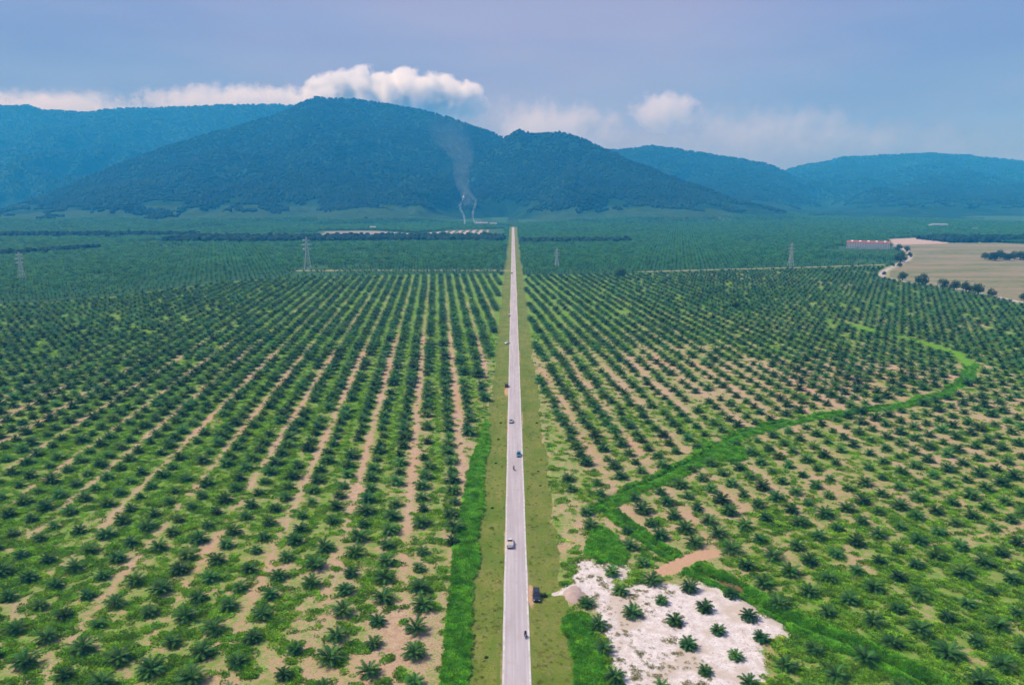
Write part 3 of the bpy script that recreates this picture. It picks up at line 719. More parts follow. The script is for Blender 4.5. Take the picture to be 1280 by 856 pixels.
def scatter(name, pts, rotz, scl, idx, protos, label, cat, tilt=None, group=None):
    """one object whose points carry copies of small meshes (a mass that nobody counts)"""
    n = len(pts)
    me = bpy.data.meshes.new(name)
    me.vertices.add(n); me.vertices.foreach_set('co', np.asarray(pts, np.float32).ravel())
    rt = np.zeros((n, 3), np.float32); rt[:, 2] = rotz
    if tilt is not None: rt[:, 0] = tilt
    a = me.attributes.new('rot', 'FLOAT_VECTOR', 'POINT'); a.data.foreach_set('vector', rt.ravel())
    s3 = np.asarray(scl, np.float32); s3 = np.repeat(s3[:, None], 3, 1) if s3.ndim == 1 else s3
    a = me.attributes.new('scl', 'FLOAT_VECTOR', 'POINT'); a.data.foreach_set('vector', s3.ravel())
    a = me.attributes.new('pick', 'INT', 'POINT'); a.data.foreach_set('value', np.asarray(idx, np.int32))
    pc = bpy.data.collections.new(name + '_shapes')
    for k, pm in enumerate(protos):
        pc.objects.link(bpy.data.objects.new('%s_shape_%02d' % (name, k), pm))
    ng = bpy.data.node_groups.new(name + '_spread', 'GeometryNodeTree')
    ng.interface.new_socket('Geometry', in_out='INPUT', socket_type='NodeSocketGeometry')
    ng.interface.new_socket('Geometry', in_out='OUTPUT', socket_type='NodeSocketGeometry')
    N = ng.nodes; L = ng.links
    gi = N.new('NodeGroupInput'); go = N.new('NodeGroupOutput')
    iop = N.new('GeometryNodeInstanceOnPoints'); ci = N.new('GeometryNodeCollectionInfo')
    ci.inputs['Collection'].default_value = pc
    ci.inputs['Separate Children'].default_value = True; ci.inputs['Reset Children'].default_value = True
    iop.inputs['Pick Instance'].default_value = True
    def na(nm, ty):
        q = N.new('GeometryNodeInputNamedAttribute'); q.data_type = ty; q.inputs['Name'].default_value = nm; return q.outputs['Attribute']
    e2r = N.new('FunctionNodeEulerToRotation')
    L.new(na('rot', 'FLOAT_VECTOR'), e2r.inputs[0]); L.new(e2r.outputs[0], iop.inputs['Rotation'])
    L.new(na('scl', 'FLOAT_VECTOR'), iop.inputs['Scale']); L.new(na('pick', 'INT'), iop.inputs['Instance Index'])
    L.new(ci.outputs[0], iop.inputs['Instance']); L.new(gi.outputs[0], iop.inputs['Points']); L.new(iop.outputs[0], go.inputs[0])
    o = link(name, me)
    md = o.modifiers.new('spread', 'NODES'); md.node_group = ng
    return tag(o, label, cat, group, 'stuff')

def whole_palm(name, nf, L, nl, lw, ll, seg, trunk, mat, r=0.28, e_hi=80, e_lo=12):
    V, Fc = crown_geo(nf, L, nl, lw, ll, seg, trunk, e_hi, e_lo)
    mb = MB(); mb.add(V, Fc, 0)
    mb.tube([(0, 0, -0.5), (0, 0, trunk)], [r * 1.1, r], 7, 1)
    return mb.mesh(name, [mat, M['stem']])
young = [whole_palm('young_palm', random.randint(30, 34), random.uniform(2.8, 3.1), 9, 0.34, 0.85, 5, 0.45, M['frond']) for _ in range(6)]
q = pl[rest]
scatter('distant_young_oil_palms', q[:, :3], rng.uniform(0, 6.28, len(q)), sc[rest], rng.integers(0, 6, len(q)), young,
        'rows of young oil palms filling the middle of the plain', 'palms')

# mature palms beyond the young fields
mature = [whole_palm('mature_palm', 26, random.uniform(4.4, 4.9), 6, 0.85, 1.25, 4, random.uniform(2.4, 3.4), M['frond_far'], 0.35, 75, 2) for _ in range(5)]
ms = []
for sgn, yaw in ((-1, R(24)), (1, R(-33))):
    c_, s_ = math.cos(yaw), math.sin(yaw)
    x, y, I = lattice(0, 0, lambda X, Y: (X * c_ - Y * s_, X * s_ + Y * c_), -1750 if sgn < 0 else 0, 0 if sgn < 0 else 1750, 550, 2320, 11.2, 7.4,
                      lambda u, v: (u * c_ + v * s_, -u * s_ + v * c_))
    k = (np.sign(x) == sgn) & (np.abs(x) < 0.72 * y + 20) & (y > 600)
    x, y = x[k] + rng.normal(0, .5, k.sum()), y[k] + rng.normal(0, .5, k.sum())
    e = ground_eval(x, y)
    bx = (x > 560) & (x < 690) & (y > 1290) & (y < 1370)
    ok = (y > e['lim'] + 5) & (e['tan'] < 0.1) & (e['pale'] < 0.18) & (e['track'] < 0.15) & ((x < -11) | (x > 12.5)) & ~bx
    hh = hill_h(x, y); ok &= (hh < 14)
    ok &= rng.random(x.size) > 0.04
    dn = fbm(x / 120, y / 120, 131)
    ok &= rng.random(x.size) < 1.25 - 0.9 * sstep(0.56, 0.70, dn)
    ms.append(np.stack([x, y, np.maximum(e['z'], hh)], -1)[ok])
ms = np.vstack(ms)
msc = np.where((ms[:, 0] > 520) & (ms[:, 0] < 720) & (ms[:, 1] > 1140) & (ms[:, 1] < 1300), 0.42, 1.0) * rng.uniform(0.85, 1.12, len(ms)) * (0.66 + 0.34 * sstep(0, 170, ms[:, 1] - mature_limit(ms[:, 0], ms[:, 1]))) * (0.86 + 0.30 * fbm(ms[:, 0] / 180, ms[:, 1] / 180, 141))
scatter('mature_oil_palms', ms, rng.uniform(0, 6.28, len(ms)), msc, rng.integers(0, 5, len(ms)), mature,
        'dense canopy of mature oil palms stretching to the foot of the mountains', 'palms')

# ------------------------------------------------------------------ ground cover: leafy weeds, creepers, tufts
def clump_mesh(n, rad, hgt, lw, ll, mat):
    V = []; Fc = []
    for i in range(n):
        a = random.uniform(0, 6.283); r = rad * math.sqrt(random.random()); el = R(random.uniform(15, 80)); z0 = hgt * random.uniform(0, 0.55) * (1 - r / rad * .6)
        x0, y0 = r * math.cos(a), r * math.sin(a); b = a + random.uniform(-.9, .9); L = ll * random.uniform(.6, 1.2)
        dx, dy, dz = math.cos(b) * math.cos(el) * L, math.sin(b) * math.cos(el) * L, math.sin(el) * L
        px, py = -math.sin(b) * lw / 2, math.cos(b) * lw / 2; k = len(V)
        V += [(x0, y0, z0), (x0 + dx * .5 + px, y0 + dy * .5 + py, z0 + dz * .6), (x0 + dx, y0 + dy, z0 + dz * .8), (x0 + dx * .5 - px, y0 + dy * .5 - py, z0 + dz * .6)]
        Fc.append((k, k + 1, k + 2, k + 3))
    return mesh_from('clump', V, Fc, [mat])
cl_low = [clump_mesh(34, 0.75, 0.35, 0.26, 0.5, M['cover']) for _ in range(4)]
cl_tall = [clump_mesh(48, 0.8, 0.9, 0.24, 0.8, M['lush']) for _ in range(4)]
cl_dry = [clump_mesh(26, 0.5, 0.3, 0.10, 0.6, M['dryweed']) for _ in range(3)]
def area_pts(n, y0, y1, t):
    """random points, thinning out with distance"""
    Y = np.exp(rng.uniform(math.log(y0), math.log(y1), n)); X = rng.uniform(-t, t, n) * (Y + 30)
    return X, Y
X, Y = area_pts(330000, 100, 520, 0.72)
e = ground_eval(X, Y)
off_road = np.abs(X - ROAD_X) > ROAD_HW + 0.5
pg = e['g'] + 1.1 * (fbm(X / 2.6, Y / 2.6, 151, 3) - 0.5) + 0.3 * (rng.random(X.size) - 0.5)
field = off_road & (e['verge'] < 0.3) & (e['sand'] + 1.0 * (fbm(X / 1.6, Y / 1.6, 251, 3) - .5) < 0.42) & (e['orange'] < 0.3) & (e['lush'] < 0.4) & (e['pale'] < .3) & (pg > 0.60)
field &= rng.random(X.size) < 0.55
p_low = np.stack([X, Y, e['z'] - 0.03], -1)[field]
scatter('creeping_ground_cover', p_low, rng.uniform(0, 6.28, len(p_low)), rng.uniform(0.6, 1.35, len(p_low)), rng.integers(0, 4, len(p_low)), cl_low,
        'low bright green creepers spreading between the young palms', 'ground cover')
X, Y = area_pts(420000, 100, 420, 0.72)
k = ((X > -19) & (X < -9)) | (X > 11)
X, Y = X[k], Y[k]; e = ground_eval(X, Y)
k = (e['lush'] > 0.42) & (e['sand'] < 0.4) & (e['water'] < .4) & (e['cross'] > 3)
p_t = np.stack([X, Y, e['z'] - 0.05], -1)[k]
kk = rng.random(len(p_t)) < 0.75; p_t = p_t[kk]
scatter('lush_ditch_weeds', p_t, rng.uniform(0, 6.28, len(p_t)), rng.uniform(0.5, 1.05, len(p_t)), rng.integers(0, 4, len(p_t)), cl_tall,
        'thick bright green weeds along the ditches and the strip beside the verge', 'weeds')
X = rng.uniform(-12, 40, 60000); Y = np.exp(rng.uniform(math.log(105), math.log(420), 60000)); e = ground_eval(X, Y)
pn = fbm(X / 2.5, Y / 2.5, 161, 3)
k = (np.abs(X - ROAD_X) > ROAD_HW + 0.45) & (((e['verge'] > 0.5) & (rng.random(X.size) < .03 + .10 * sstep(.5, .7, pn))) | ((e['sand'] > 0.5) & (rng.random(X.size) < .03 + .9 * sstep(.58, .70, pn)))) & (e['orange'] < .4) & (e['mound'] < .2)
p_d = np.stack([X, Y, e['z'] - 0.02], -1)[k]
scatter('dry_grass_tufts', p_d, rng.uniform(0, 6.28, len(p_d)), rng.uniform(0.3, 0.75, len(p_d)), rng.integers(0, 3, len(p_d)), cl_dry,
        'small dull grass tufts dotting the verge and the sand', 'grass')

# ------------------------------------------------------------------ forest on the mountains, far tree belts
import bmesh
def lump_mesh(seed):
    bm = bmesh.new(); bmesh.ops.create_icosphere(bm, subdivisions=2, radius=1.0)
    rs = np.random.default_rng(seed)
    for v in bm.verts:
        v.co *= 1 + rs.uniform(-.22, .22); v.co.z = v.co.z * 0.95
    me = bpy.data.meshes.new('tree_crown'); bm.to_mesh(me); bm.free(); me.materials.append(M['forest']); return me
lumps = [lump_mesh(i) for i in range(5)]
Y = np.exp(rng.uniform(math.log(2000), math.log(6950), 260000)); X = rng.uniform(-0.74, 0.74, Y.size) * Y
hh = hill_h(X, Y)
dn = fbm(X / 90, Y / 90, 171)
k = (hh > 14) & (hh > 70 - 120 * (dn - 0.3)) & (np.hypot((X - scx) / 40, (Y - scy) / 60) > 1) & (rng.random(X.size) < 0.75)
p_f = np.stack([X, Y, hh + 2.2], -1)[k]
fs = rng.uniform(3.2, 6.4, len(p_f)) * (1 + 0.3 * sstep(3500, 6000, p_f[:, 1]))
scatter('mountain_forest', p_f, rng.uniform(0, 6.28, len(p_f)), np.stack([fs, fs, fs * rng.uniform(.9, 1.3, len(fs))], -1), rng.integers(0, 5, len(p_f)), lumps,
        'dark rainforest covering the mountain slopes', 'forest')
def belt(name, pl_px, depth, n, size, label):
    q = Gs(pl_px); seg = np.hypot(*np.diff(q, axis=0).T); cum = np.concatenate([[0], np.cumsum(seg)])
    s = rng.uniform(0, cum[-1], n)
    x = np.interp(s, cum, q[:, 0]); y = np.interp(s, cum, q[:, 1]) + rng.uniform(0, depth, n)
    k = (np.abs(x) > 16); x, y = x[k], y[k]
    sz = rng.uniform(size * .55, size, len(x)); z = np.maximum(ground_eval(x, y)['z'], hill_h(x, y)) + sz * rng.uniform(0.5, 1.15, len(x))
    scatter(name, np.stack([x, y, z], -1), rng.uniform(0, 6.28, len(x)), np.stack([sz, sz, sz * 1.15], -1), rng.integers(0, 5, len(x)), lumps, label, 'trees')
belt('far_tree_belt', [(200, 304), (300, 304.5), (420, 303.5), (520, 303), (632, 304)], 150, 1500, 6.5, 'dark belt of trees in front of the bare striped field')
belt('far_tree_belt', [(648, 305), (700, 305), (790, 304.5)], 60, 420, 5.5, 'dark belt of trees beside the far end of the road')
belt('far_tree_belt', [(-60, 326), (0, 321.5), (60, 317.5), (112, 314)], 45, 420, 5.5, 'dark tree line behind the lone pylon by the young field')
belt('far_tree_belt', [(-60, 297.5), (100, 297), (230, 297)], 90, 700, 6.0, 'thin dark tree line at the foot of the lower hills')
belt('far_tree_belt', [(1186, 303.5), (1280, 303.5), (1330, 304)], 120, 420, 6.0, 'dark wood behind the tan field')

# ------------------------------------------------------------------ trees beside the tan field
def tree_proto(seed):
    rs = random.Random(seed)
    mb = MB(); lean = (rs.uniform(-.06, .06), rs.uniform(-.06, .06))
    mb.tube([(0, 0, -.05), (0, 0, 0.0), (lean[0], lean[1], .22), (lean[0] * 2, lean[1] * 2, .5)], [.05, .045, .035, .022], 7)
    cl = []
    for i in range(9):
        a = i * 2.4 + rs.uniform(-.3, .3); el = R(rs.uniform(5, 75)); L = rs.uniform(.25, .42); z0 = rs.uniform(.06, .36)
        p0 = (lean[0], lean[1], z0); p1 = (lean[0] + math.cos(a) * math.cos(el) * L, lean[1] + math.sin(a) * math.cos(el) * L, z0 + math.sin(el) * L)
        mb.tube([p0, ((p0[0] + p1[0]) / 2, (p0[1] + p1[1]) / 2, (p0[2] + p1[2]) / 2 + .03), p1], [.018, .012, .006], 5)
        cl.append((p1, rs.uniform(.17, .25)))
    cl.append(((lean[0] * 2, lean[1] * 2, .66), .24))
    V = []; Fc = []
    for c, r in cl:
        for _ in range(95):
            d = Vector((rs.gauss(0, 1), rs.gauss(0, 1), rs.gauss(0, .8))).normalized() * r * rs.uniform(.45, 1.08)
            p = Vector(c) + d; n = (d.normalized() + Vector((rs.gauss(0, .5), rs.gauss(0, .5), rs.gauss(.3, .5)))).normalized()
            u = n.orthogonal().normalized(); w = n.cross(u); s_ = rs.uniform(.03, .058); k = len(V)
            V += [p - u * s_, p - w * s_ * .6, p + u * s_, p + w * s_ * .6]; Fc.append((k, k + 1, k + 2, k + 3))
    return mb.mesh('trunk', [M['bark']]), mesh_from('crown', V, Fc, [M['treeleaf']])
tp = [tree_proto(i) for i in range(5)]
def put_tree(px, py, wpx, label, hk=1.0, group=None, i=[0]):
    x, y = G(px, py); s = wpx / (F / (y * cp + H * sp)) / 0.85
    o = thing('tree', label, 'tree', (x, y, z_at(x, y) - .05), random.uniform(0, 6.28), group, (s, s, s * hk))
    m = tp[i[0] % 5]; i[0] += 1
    link('trunk', m[0], o); link('crown', m[1], o)
    return o
ROADTREES = [
    (1090.5, 340, 6, 'small round tree at the corner where the grass track meets the side road'),
    (1095, 345.5, 4, 'low bush at the sharp bend of the side road'), (1098.5, 338.5, 4.5, 'little dark bush behind the bend of the side road'),
    (1105, 344, 5, 'slim tree standing right in the bend of the side road'), (1116, 333, 5, 'small tree between the grass track and the side road'),
    (1125, 334.5, 7, 'upright dark tree beside the middle stretch of the side road'), (1125, 328, 15, 'biggest spreading dark tree at the palm canopy edge by the side road'),
    (1124, 314, 9, 'pale green tree near the end of the long white building'), (1133.5, 315, 8, 'tree beside the top of the side road below the bare earth'),
    (1138, 321.5, 7, 'small tree on the outer side of the side road curve'), (1128, 351, 12, 'rounded tree alone on the field edge nearest the side road bend'),
    (1151.5, 356.5, 16, 'tall wide tree on the field edge, second from the side road bend'), (1179, 361, 13, 'tree on the field edge beside the gravel road, third from the bend'),
    (1193, 363, 13, 'forked tree close to its neighbour on the field edge, fourth from the bend'), (1208, 366, 15, 'full dark tree on the field edge, fifth from the side road bend'),
    (1223, 369, 16, 'leaning tree on the field edge, sixth from the side road bend'), (1239, 371, 11, 'narrow double crowned tree on the field edge, seventh from the bend'),
    (1280, 375, 9, 'small tree on the field edge, farthest from the side road bend')]
for a, b, c, l in ROADTREES: put_tree(a, b, c, l)
put_tree(775, 347, 15, 'lone broad dark tree at the far edge of the young palms', 0.8)
put_tree(918, 387, 12, 'lone dark tree among the young palms by a green hollow', 0.95)
for k in range(11):
    put_tree(1231 + k * 6.2, 324 + (k % 3) * 0.9, 10 + (k % 4), 'dark tree in the clump standing out in the tan field', 0.9, 'tree clump in the tan field')

# ------------------------------------------------------------------ pylons
M['steel'] = m_plain('galvanised_steel', (0.60, 0.62, 0.64), 0.5, 0.2, 1.0, 0.5, 0.2)
M['porcelain'] = m_plain('insulator_porcelain', (0.35, 0.30, 0.27), 0.3, 0.2, 3)
def pylon(px, py, hpx, label):
    x, y = G(px, py); h = hpx / (F / (y * cp + H * sp)) * 1.02
    o = thing('pylon', label, 'pylon', (x, y, 0), R(8), 'pylons in a line across the plain')
    bw = h * 0.105; ww = h * 0.035; zw = h * 0.62; tk = 0.14
    def corner(sx, sy, z):
        w = bw + (ww - bw) * min(1, z / zw) if z < zw else ww * (1 - 0.6 * (z - zw) / (h - zw))
        return (sx * w, sy * w, z)
    zs = [-0.5] + [zw * q for q in (.24, .44, .62, .78, .90, 1.0)] + [zw + (h - zw) * q for q in (.33, .66, 1.0)]
    for sx in (-1, 1):
        for sy in (-1, 1):
            mb = MB(); mb.tube([corner(sx, sy, z) for z in zs], tk, 4); mb.box((sx * bw, sy * bw, 0.1), (1.1, 1.1, 0.7)); mb.build('leg', M['steel'], o)
    for a in range(4):
        mb = MB(); c = ((-1, -1), (1, -1), (1, 1), (-1, 1)); c0, c1 = c[a], c[(a + 1) % 4]
        for z0, z1 in zip(zs[1:-1], zs[2:]):
            mb.bar(corner(*c0, z0), corner(*c1, z1), 0.09); mb.bar(corner(*c1, z0), corner(*c0, z1), 0.09); mb.bar(corner(*c0, z1), corner(*c1, z1), 0.09)
        mb.bar(corner(*c0, 0), corner(*c1, zs[1]), 0.16); mb.bar(corner(*c1, 0), corner(*c0, zs[1]), 0.16)
        mb.build('bracing', M['steel'], o)
    for k, (q, L) in enumerate(((.64, .13), (.77, .15), (.90, .115))):
        z = h * q
        for sg in (-1, 1):
            mb = MB(); tip = (sg * L * h, 0, z + h * .012)
            for sy in (-1, 1):
                mb.bar(corner(sg, sy, z), tip, .18); mb.bar(corner(sg, sy, z + h * .045), tip, .16)
            for f in (.33, .66): mb.bar((sg * (ww + (L * h - ww) * f), 0, z), (sg * (ww + (L * h - ww) * f), 0, z + h * .04 * (1 - f)), .12)
            arm = mb.build('cross_arm', M['steel'], o)
            mb = MB(); mb.tube([tip, (tip[0], 0, z - h * .045)], .12, 6)
            for j in range(5): mb.tube([(tip[0], 0, z - h * .006 * (j + 1) - .02), (tip[0], 0, z - h * .006 * (j + 1) + .1)], .2, 8)
            mb.build('insulator', M['porcelain'], arm)
pylon(28, 353, 37, 'steel lattice pylon standing where the young palms meet the mature ones')
pylon(385, 339, 41, 'tallest steel lattice pylon, beside the end of the pale grass track')
pylon(696, 336, 25, 'short steel lattice pylon nearest to the long straight road')
pylon(988, 335.5, 31, 'steel lattice pylon beside the grass track leading to the side road')

# ------------------------------------------------------------------ buildings
M['wall'] = m_plain('painted_wall', (0.84, 0.81, 0.78), 0.8, 0.12, 0.15)
M['roof'] = m_plain('red_roof', (0.42, 0.10, 0.075), 0.75, 0.3, 0.4)
M['glass'] = m_plain('dark_glass', (0.03, 0.035, 0.045), 0.12, 0.3, 0.5, 0.6)
M['concrete'] = m_plain('concrete', (0.42, 0.40, 0.38), 0.9, 0.3, 0.3)
M['zinc'] = m_plain('zinc_sheet', (0.36, 0.36, 0.37), 0.45, 0.25, 0.4, 0.5, 0.3)
def gable(mb, x0, x1, hw, z, rise, over=0.6, th=0.25):
    V = [(x0 - over, -hw - over, z), (x1 + over, -hw - over, z), (x1 + over, 0, z + rise), (x0 - over, 0, z + rise), (x1 + over, hw + over, z), (x0 - over, hw + over, z)]
    V += [(a, b, c - th) for a, b, c in V]
    mb.add(V, [(0, 1, 2, 3), (3, 2, 4, 5), (7, 6, 9, 8), (8, 9, 11, 10), (0, 6, 7, 1), (5, 4, 10, 11), (1, 7, 8, 2), (2, 8, 10, 4), (0, 3, 9, 6), (3, 5, 11, 9)])
bxy = G(1088, 311.5)
hb = thing('quarters_building', 'long white three-storey block with red roof beyond the palms', 'building', (bxy[0] + 2, bxy[1] + 14, 0), R(-25))
BL, BH = 68.0, 10.2
mb = MB(); mb.box((0, 0, BH / 2), (BL, 11, BH)); mb.build('wall', M['wall'], hb)
mb = MB(); gable(mb, -BL / 2, BL / 2, 5.5, BH + 0.25, 2.9); rf = mb.build('roof', M['roof'], hb)
for k in range(5):
    mb = MB(); mb.box((-26 + 13 * k, -3.2, BH + 1.9), (3.2, 2.6, 1.5)); gable(mb, -27.6 + 13 * k, -24.4 + 13 * k, 1.7, BH + 2.7, 0.9, .3, .1)
    mb.build('dormer', M['wall'], rf)
wm = MB().box((0, 0, 0), (1.4, 0.12, 0.95)).mesh('window', [M['glass']])
fm = MB()
for sx in (-1, 1): fm.box((sx * .9, -.05, 0), (.12, .16, 1.3))
for sz in (-1, 1): fm.box((0, -.05, sz * .6), (1.9, .16, .12))
fm = fm.mesh('frame', [M['wall']])
for st in range(3):
    for k in range(17):
        if st == 0 and k in (4, 12): continue
        w = link('window', wm, hb, (-32 + 4 * k, -5.52, 1.9 + 3.3 * st)); link('frame', fm, w)
for k in (4, 12):
    mb = MB(); mb.box((-32 + 4 * k, -5.53, 1.25), (2.2, .14, 2.5)); mb.build('door', M['roof'], hb)
for z in (3.35, 6.65):
    mb = MB(); mb.box((0, -5.8, z), (BL, .6, .22)); g_ = mb.build('gallery', M['concrete'], hb)
    mb = MB(); mb.box((0, -6.05, z + .95), (BL, .08, .1)); mb.box((0, -6.05, z + .5), (BL, .06, .08)); mb.build('railing', M['wall'], g_)
for k in range(18): MB().box((-34 + 4 * k, -5.85, 3.3), (.28, .28, 6.6)).build('column', M['wall'], hb)
ax = thing('annex_building', 'low white annex at the end of the long red roofed block', 'building', (bxy[0] + 42, bxy[1] - 4, 0), R(-25))
mb = MB(); mb.box((0, 0, 1.8), (14, 7, 3.6)); mb.build('wall', M['wall'], ax)
mb = MB(); gable(mb, -7, 7, 3.5, 3.62, 1.3, .4, .15); mb.build('roof', M['zinc'], ax)
for k in range(3): MB().box((-4 + 4 * k, -3.52, 1.9), (1.8, .1, 1.2)).build('window', M['glass'], ax)

def shed(name, px, Yd, L, Wd, h, rise, label, cat='building', wall='wall', roof='zinc', rz=0.0, chim=0):
    x = P(px, 280, Yd)[0]; z = z_at(x, Yd)
    o = thing(name, label, cat, (x, Yd, z - .3), rz)
    MB().box((0, 0, h / 2), (L, Wd, h)).build('wall', M[wall], o)
    mb = MB(); gable(mb, -L / 2, L / 2, Wd / 2, h + .2, rise, .7, .18); r_ = mb.build('roof', M[roof], o)
    n = max(2, int(L / 5))
    for k in range(n): MB().box((-L / 2 + L * (k + .5) / n, -Wd / 2 - .03, h * .55), (L / n * .45, .1, h * .25)).build('window', M['glass'], o)
    MB().box((L * .22, -Wd / 2 - .04, 1.5), (3, .14, 3)).build('door', M['concrete'], o)
    for k in range(chim):
        mb = MB(); mb.tube([(L * (-.42 + .36 * k), Wd * .6, 0), (L * (-.42 + .36 * k), Wd * .6, h * 2.1)], [1.5, 1.0], 12); mb.build('chimney', M['concrete'], o, True)
    return o, (x, Yd, z)
mill, mp_ = shed('palm_oil_mill', 602, 2215, 34, 18, 7, 3.5, 'pale industrial mill with two chimneys beside the smoke columns', 'factory', 'concrete', 'zinc', R(6), 2)
shed('processing_shed', 617, 2225, 20, 12, 6, 3, 'small grey shed next to the smoking mill', 'shed', 'concrete', 'zinc', R(-10))
shed('farm_house', 466, 2010, 14, 9, 5, 3, 'small white house on the crest of the bare field', 'house', 'wall', 'zinc')
shed('warehouse', 1173, 2140, 44, 20, 7, 3, 'long pale roofed warehouse far behind the tan field', 'warehouse', 'wall', 'zinc', R(-3))
shed('field_hut', 1219, 1960, 12, 8, 4, 2, 'tiny white hut in front of the far wood', 'hut', 'wall', 'zinc')

# ------------------------------------------------------------------ vehicles
def m_paint(name, c, rough=0.28):
    t = NT(name); nz = t.noise(3, 4, .6, t.obj())
    return t.surf(t.princ(t.mix(t.mr(nz, .35, .7), c, tuple(x * .82 for x in c)), t.mr(nz, .3, .7, rough, rough + .15), .5, **{'Coat Weight': .4}))
M['black_paint'] = m_paint('black_paint', (0.022, 0.026, 0.034), 0.14); M['white_paint'] = m_paint('white_paint', (0.80, 0.79, 0.78))
M['blue_paint'] = m_paint('teal_blue_paint', (0.02, 0.20, 0.30)); M['grey_paint'] = m_paint('silver_paint', (0.45, 0.45, 0.47))
M['maroon_paint'] = m_paint('maroon_paint', (0.075, 0.012, 0.018))
M['rubber'] = m_plain('tyre_rubber', (0.02, 0.02, 0.02), 0.9, 0.3, 8); M['alloy'] = m_plain('alloy_rim', (0.5, 0.5, 0.52), 0.35, 0.2, 8, 0.5, 0.8)
M['lamp'] = m_plain('lamp_lens', (0.75, 0.75, 0.72), 0.15, 0.1, 8); M['tail'] = m_plain('tail_lens', (0.35, 0.02, 0.02), 0.2, 0.2, 8)
M['plastic'] = m_plain('black_plastic', (0.025, 0.025, 0.027), 0.6, 0.3, 8); M['canvas'] = m_plain('beige_canvas', (0.52, 0.45, 0.36), 0.9, 0.25, 3)
def loft(st, mat, name, parent):
    """stations (y, zlow, zhigh, halfwidth): a rounded body shell along +Y"""
    V = []; Fc = []; n = 10
    for y, z0, z1, w in st:
        h = z1 - z0
        for a, b in ((-.86, 0), (-1, .18), (-1, .62), (-.95, .88), (-.84, 1), (.84, 1), (.95, .88), (1, .62), (1, .18), (.86, 0)): V.append((a * w, y, z0 + b * h))
    for i in range(len(st) - 1): Fc += [(i * n + j, i * n + (j + 1) % n, (i + 1) * n + (j + 1) % n, (i + 1) * n + j) for j in range(n)]
    Fc += [tuple(range(n))[::-1], tuple((len(st) - 1) * n + j for j in range(n))]
    return link(name, mesh_from(name, V, Fc, [mat], True), parent)
def car(label, px, py, rz, paint, kind, xw=None, cat='car'):
    x, y = G(px, py)
    if xw is not None: x = xw
    zb = 0.03 if abs(x - ROAD_X) < ROAD_HW + .2 else z_at(x, y)
    dims = {'suv': (4.8, 1.9, 1.72, .95), 'hatch': (3.75, 1.66, 1.47, .86), 'sedan': (4.35, 1.72, 1.44, .84), 'pickup': (5.2, 1.85, 1.76, .98)}
    L, W, Ht, belt_ = dims[kind]; h = L / 2; w = W / 2; gc = .22 if kind in ('suv', 'pickup') else .17
    o = thing('parked_car' if cat == 'parked' else ('pickup_truck' if kind == 'pickup' else 'car'), label, 'pickup' if kind == 'pickup' else 'car', (x, y, zb), rz)
    hood = belt_ * .92
    loft([(-h, gc + .12, belt_ * .80, w * .86), (-h + .15, gc, belt_ * .96, w * .95), (-h * .5, gc, belt_, w), (h * .3, gc, belt_, w), (h * .55, gc, hood, w * .99), (h - .25, gc, hood * .90, w * .94), (h - .06, gc + .04, hood * .78, w * .86), (h, gc + .1, hood * .62, w * .80)], paint, 'body', o)
    # cabin: base at belt line, roof above
    rear_b, front_b, rear_t, front_t = {'suv': (-h + .12, h * .42, -h + .38, h * .10), 'hatch': (-h + .12, h * .50, -h + .55, h * .10), 'sedan': (-h * .62, h * .45, -h * .30, h * .08), 'pickup': (-h * .10, h * .48, -h * .02, h * .18)}[kind]
    wb, wt = w * .93, w * .74; zb_, zt = belt_ - .03, Ht
    B = [(-wb, rear_b, zb_), (wb, rear_b, zb_), (wb, front_b, zb_), (-wb, front_b, zb_)]; Tp = [(-wt, rear_t, zt - .05), (wt, rear_t, zt - .05), (wt, front_t, zt - .05), (-wt, front_t, zt - .05)]
    Tt = [(-wt * .8, rear_t + .12, zt), (wt * .8, rear_t + .12, zt), (wt * .8, front_t - .15, zt), (-wt * .8, front_t - .15, zt)]
    V = B + Tp + Tt; Fc = [(i, (i + 1) % 4, 4 + (i + 1) % 4, 4 + i) for i in range(4)] + [(4 + i, 4 + (i + 1) % 4, 8 + (i + 1) % 4, 8 + i) for i in range(4)] + [(8, 9, 10, 11)]
    link('cabin', mesh_from('cabin', V, Fc, [paint]), o)
    def pane(nm, i, f0, f1, lo, hi):
        a, b = Vector(B[i]), Vector(B[(i + 1) % 4]); c, d = Vector(Tp[(i + 1) % 4]), Vector(Tp[i])
        def q(u, v): return (a.lerp(b, u)).lerp(d.lerp(c, u), v)
        n = (b - a).cross(d - a).normalized() * .012
        vv = [q(f0, lo) + n, q(f1, lo) + n, q(f1, hi) + n, q(f0, hi) + n]
        link(nm, mesh_from(nm, vv, [(0, 1, 2, 3)], [M['glass']]), o)
    pane('rear_window', 0, .08, .92, .15, .9); pane('windscreen', 2, .05, .95, .06, .95)
    for f0, f1 in ((.07, .48), (.53, .90)):
        pane('side_window', 1, f0, f1, .14, .9); pane('side_window', 3, 1 - f1, 1 - f0, .14, .9)
    if kind in ('suv', 'pickup'):
        for sx in (-1, 1): MB().box((sx * wt * .9, (rear_t + front_t) / 2, zt + .02), (.06, (front_t - rear_t) * .8, .06)).build('roof_rail', M['plastic'], o)
    r = .36 if kind in ('suv', 'pickup') else .30
    for sy in (-.60, .60):
        for sx in (-1, 1):
            mb = MB(); mb.tube([(sx * (w - .24), sy * h, r), (sx * (w + .005), sy * h, r)], r, 16); wh = mb.build('wheel', M['rubber'], o)
            mb = MB(); mb.tube([(sx * (w - .02), sy * h, r), (sx * (w + .02), sy * h, r)], r * .62, 12); mb.build('rim', M['alloy'], wh)
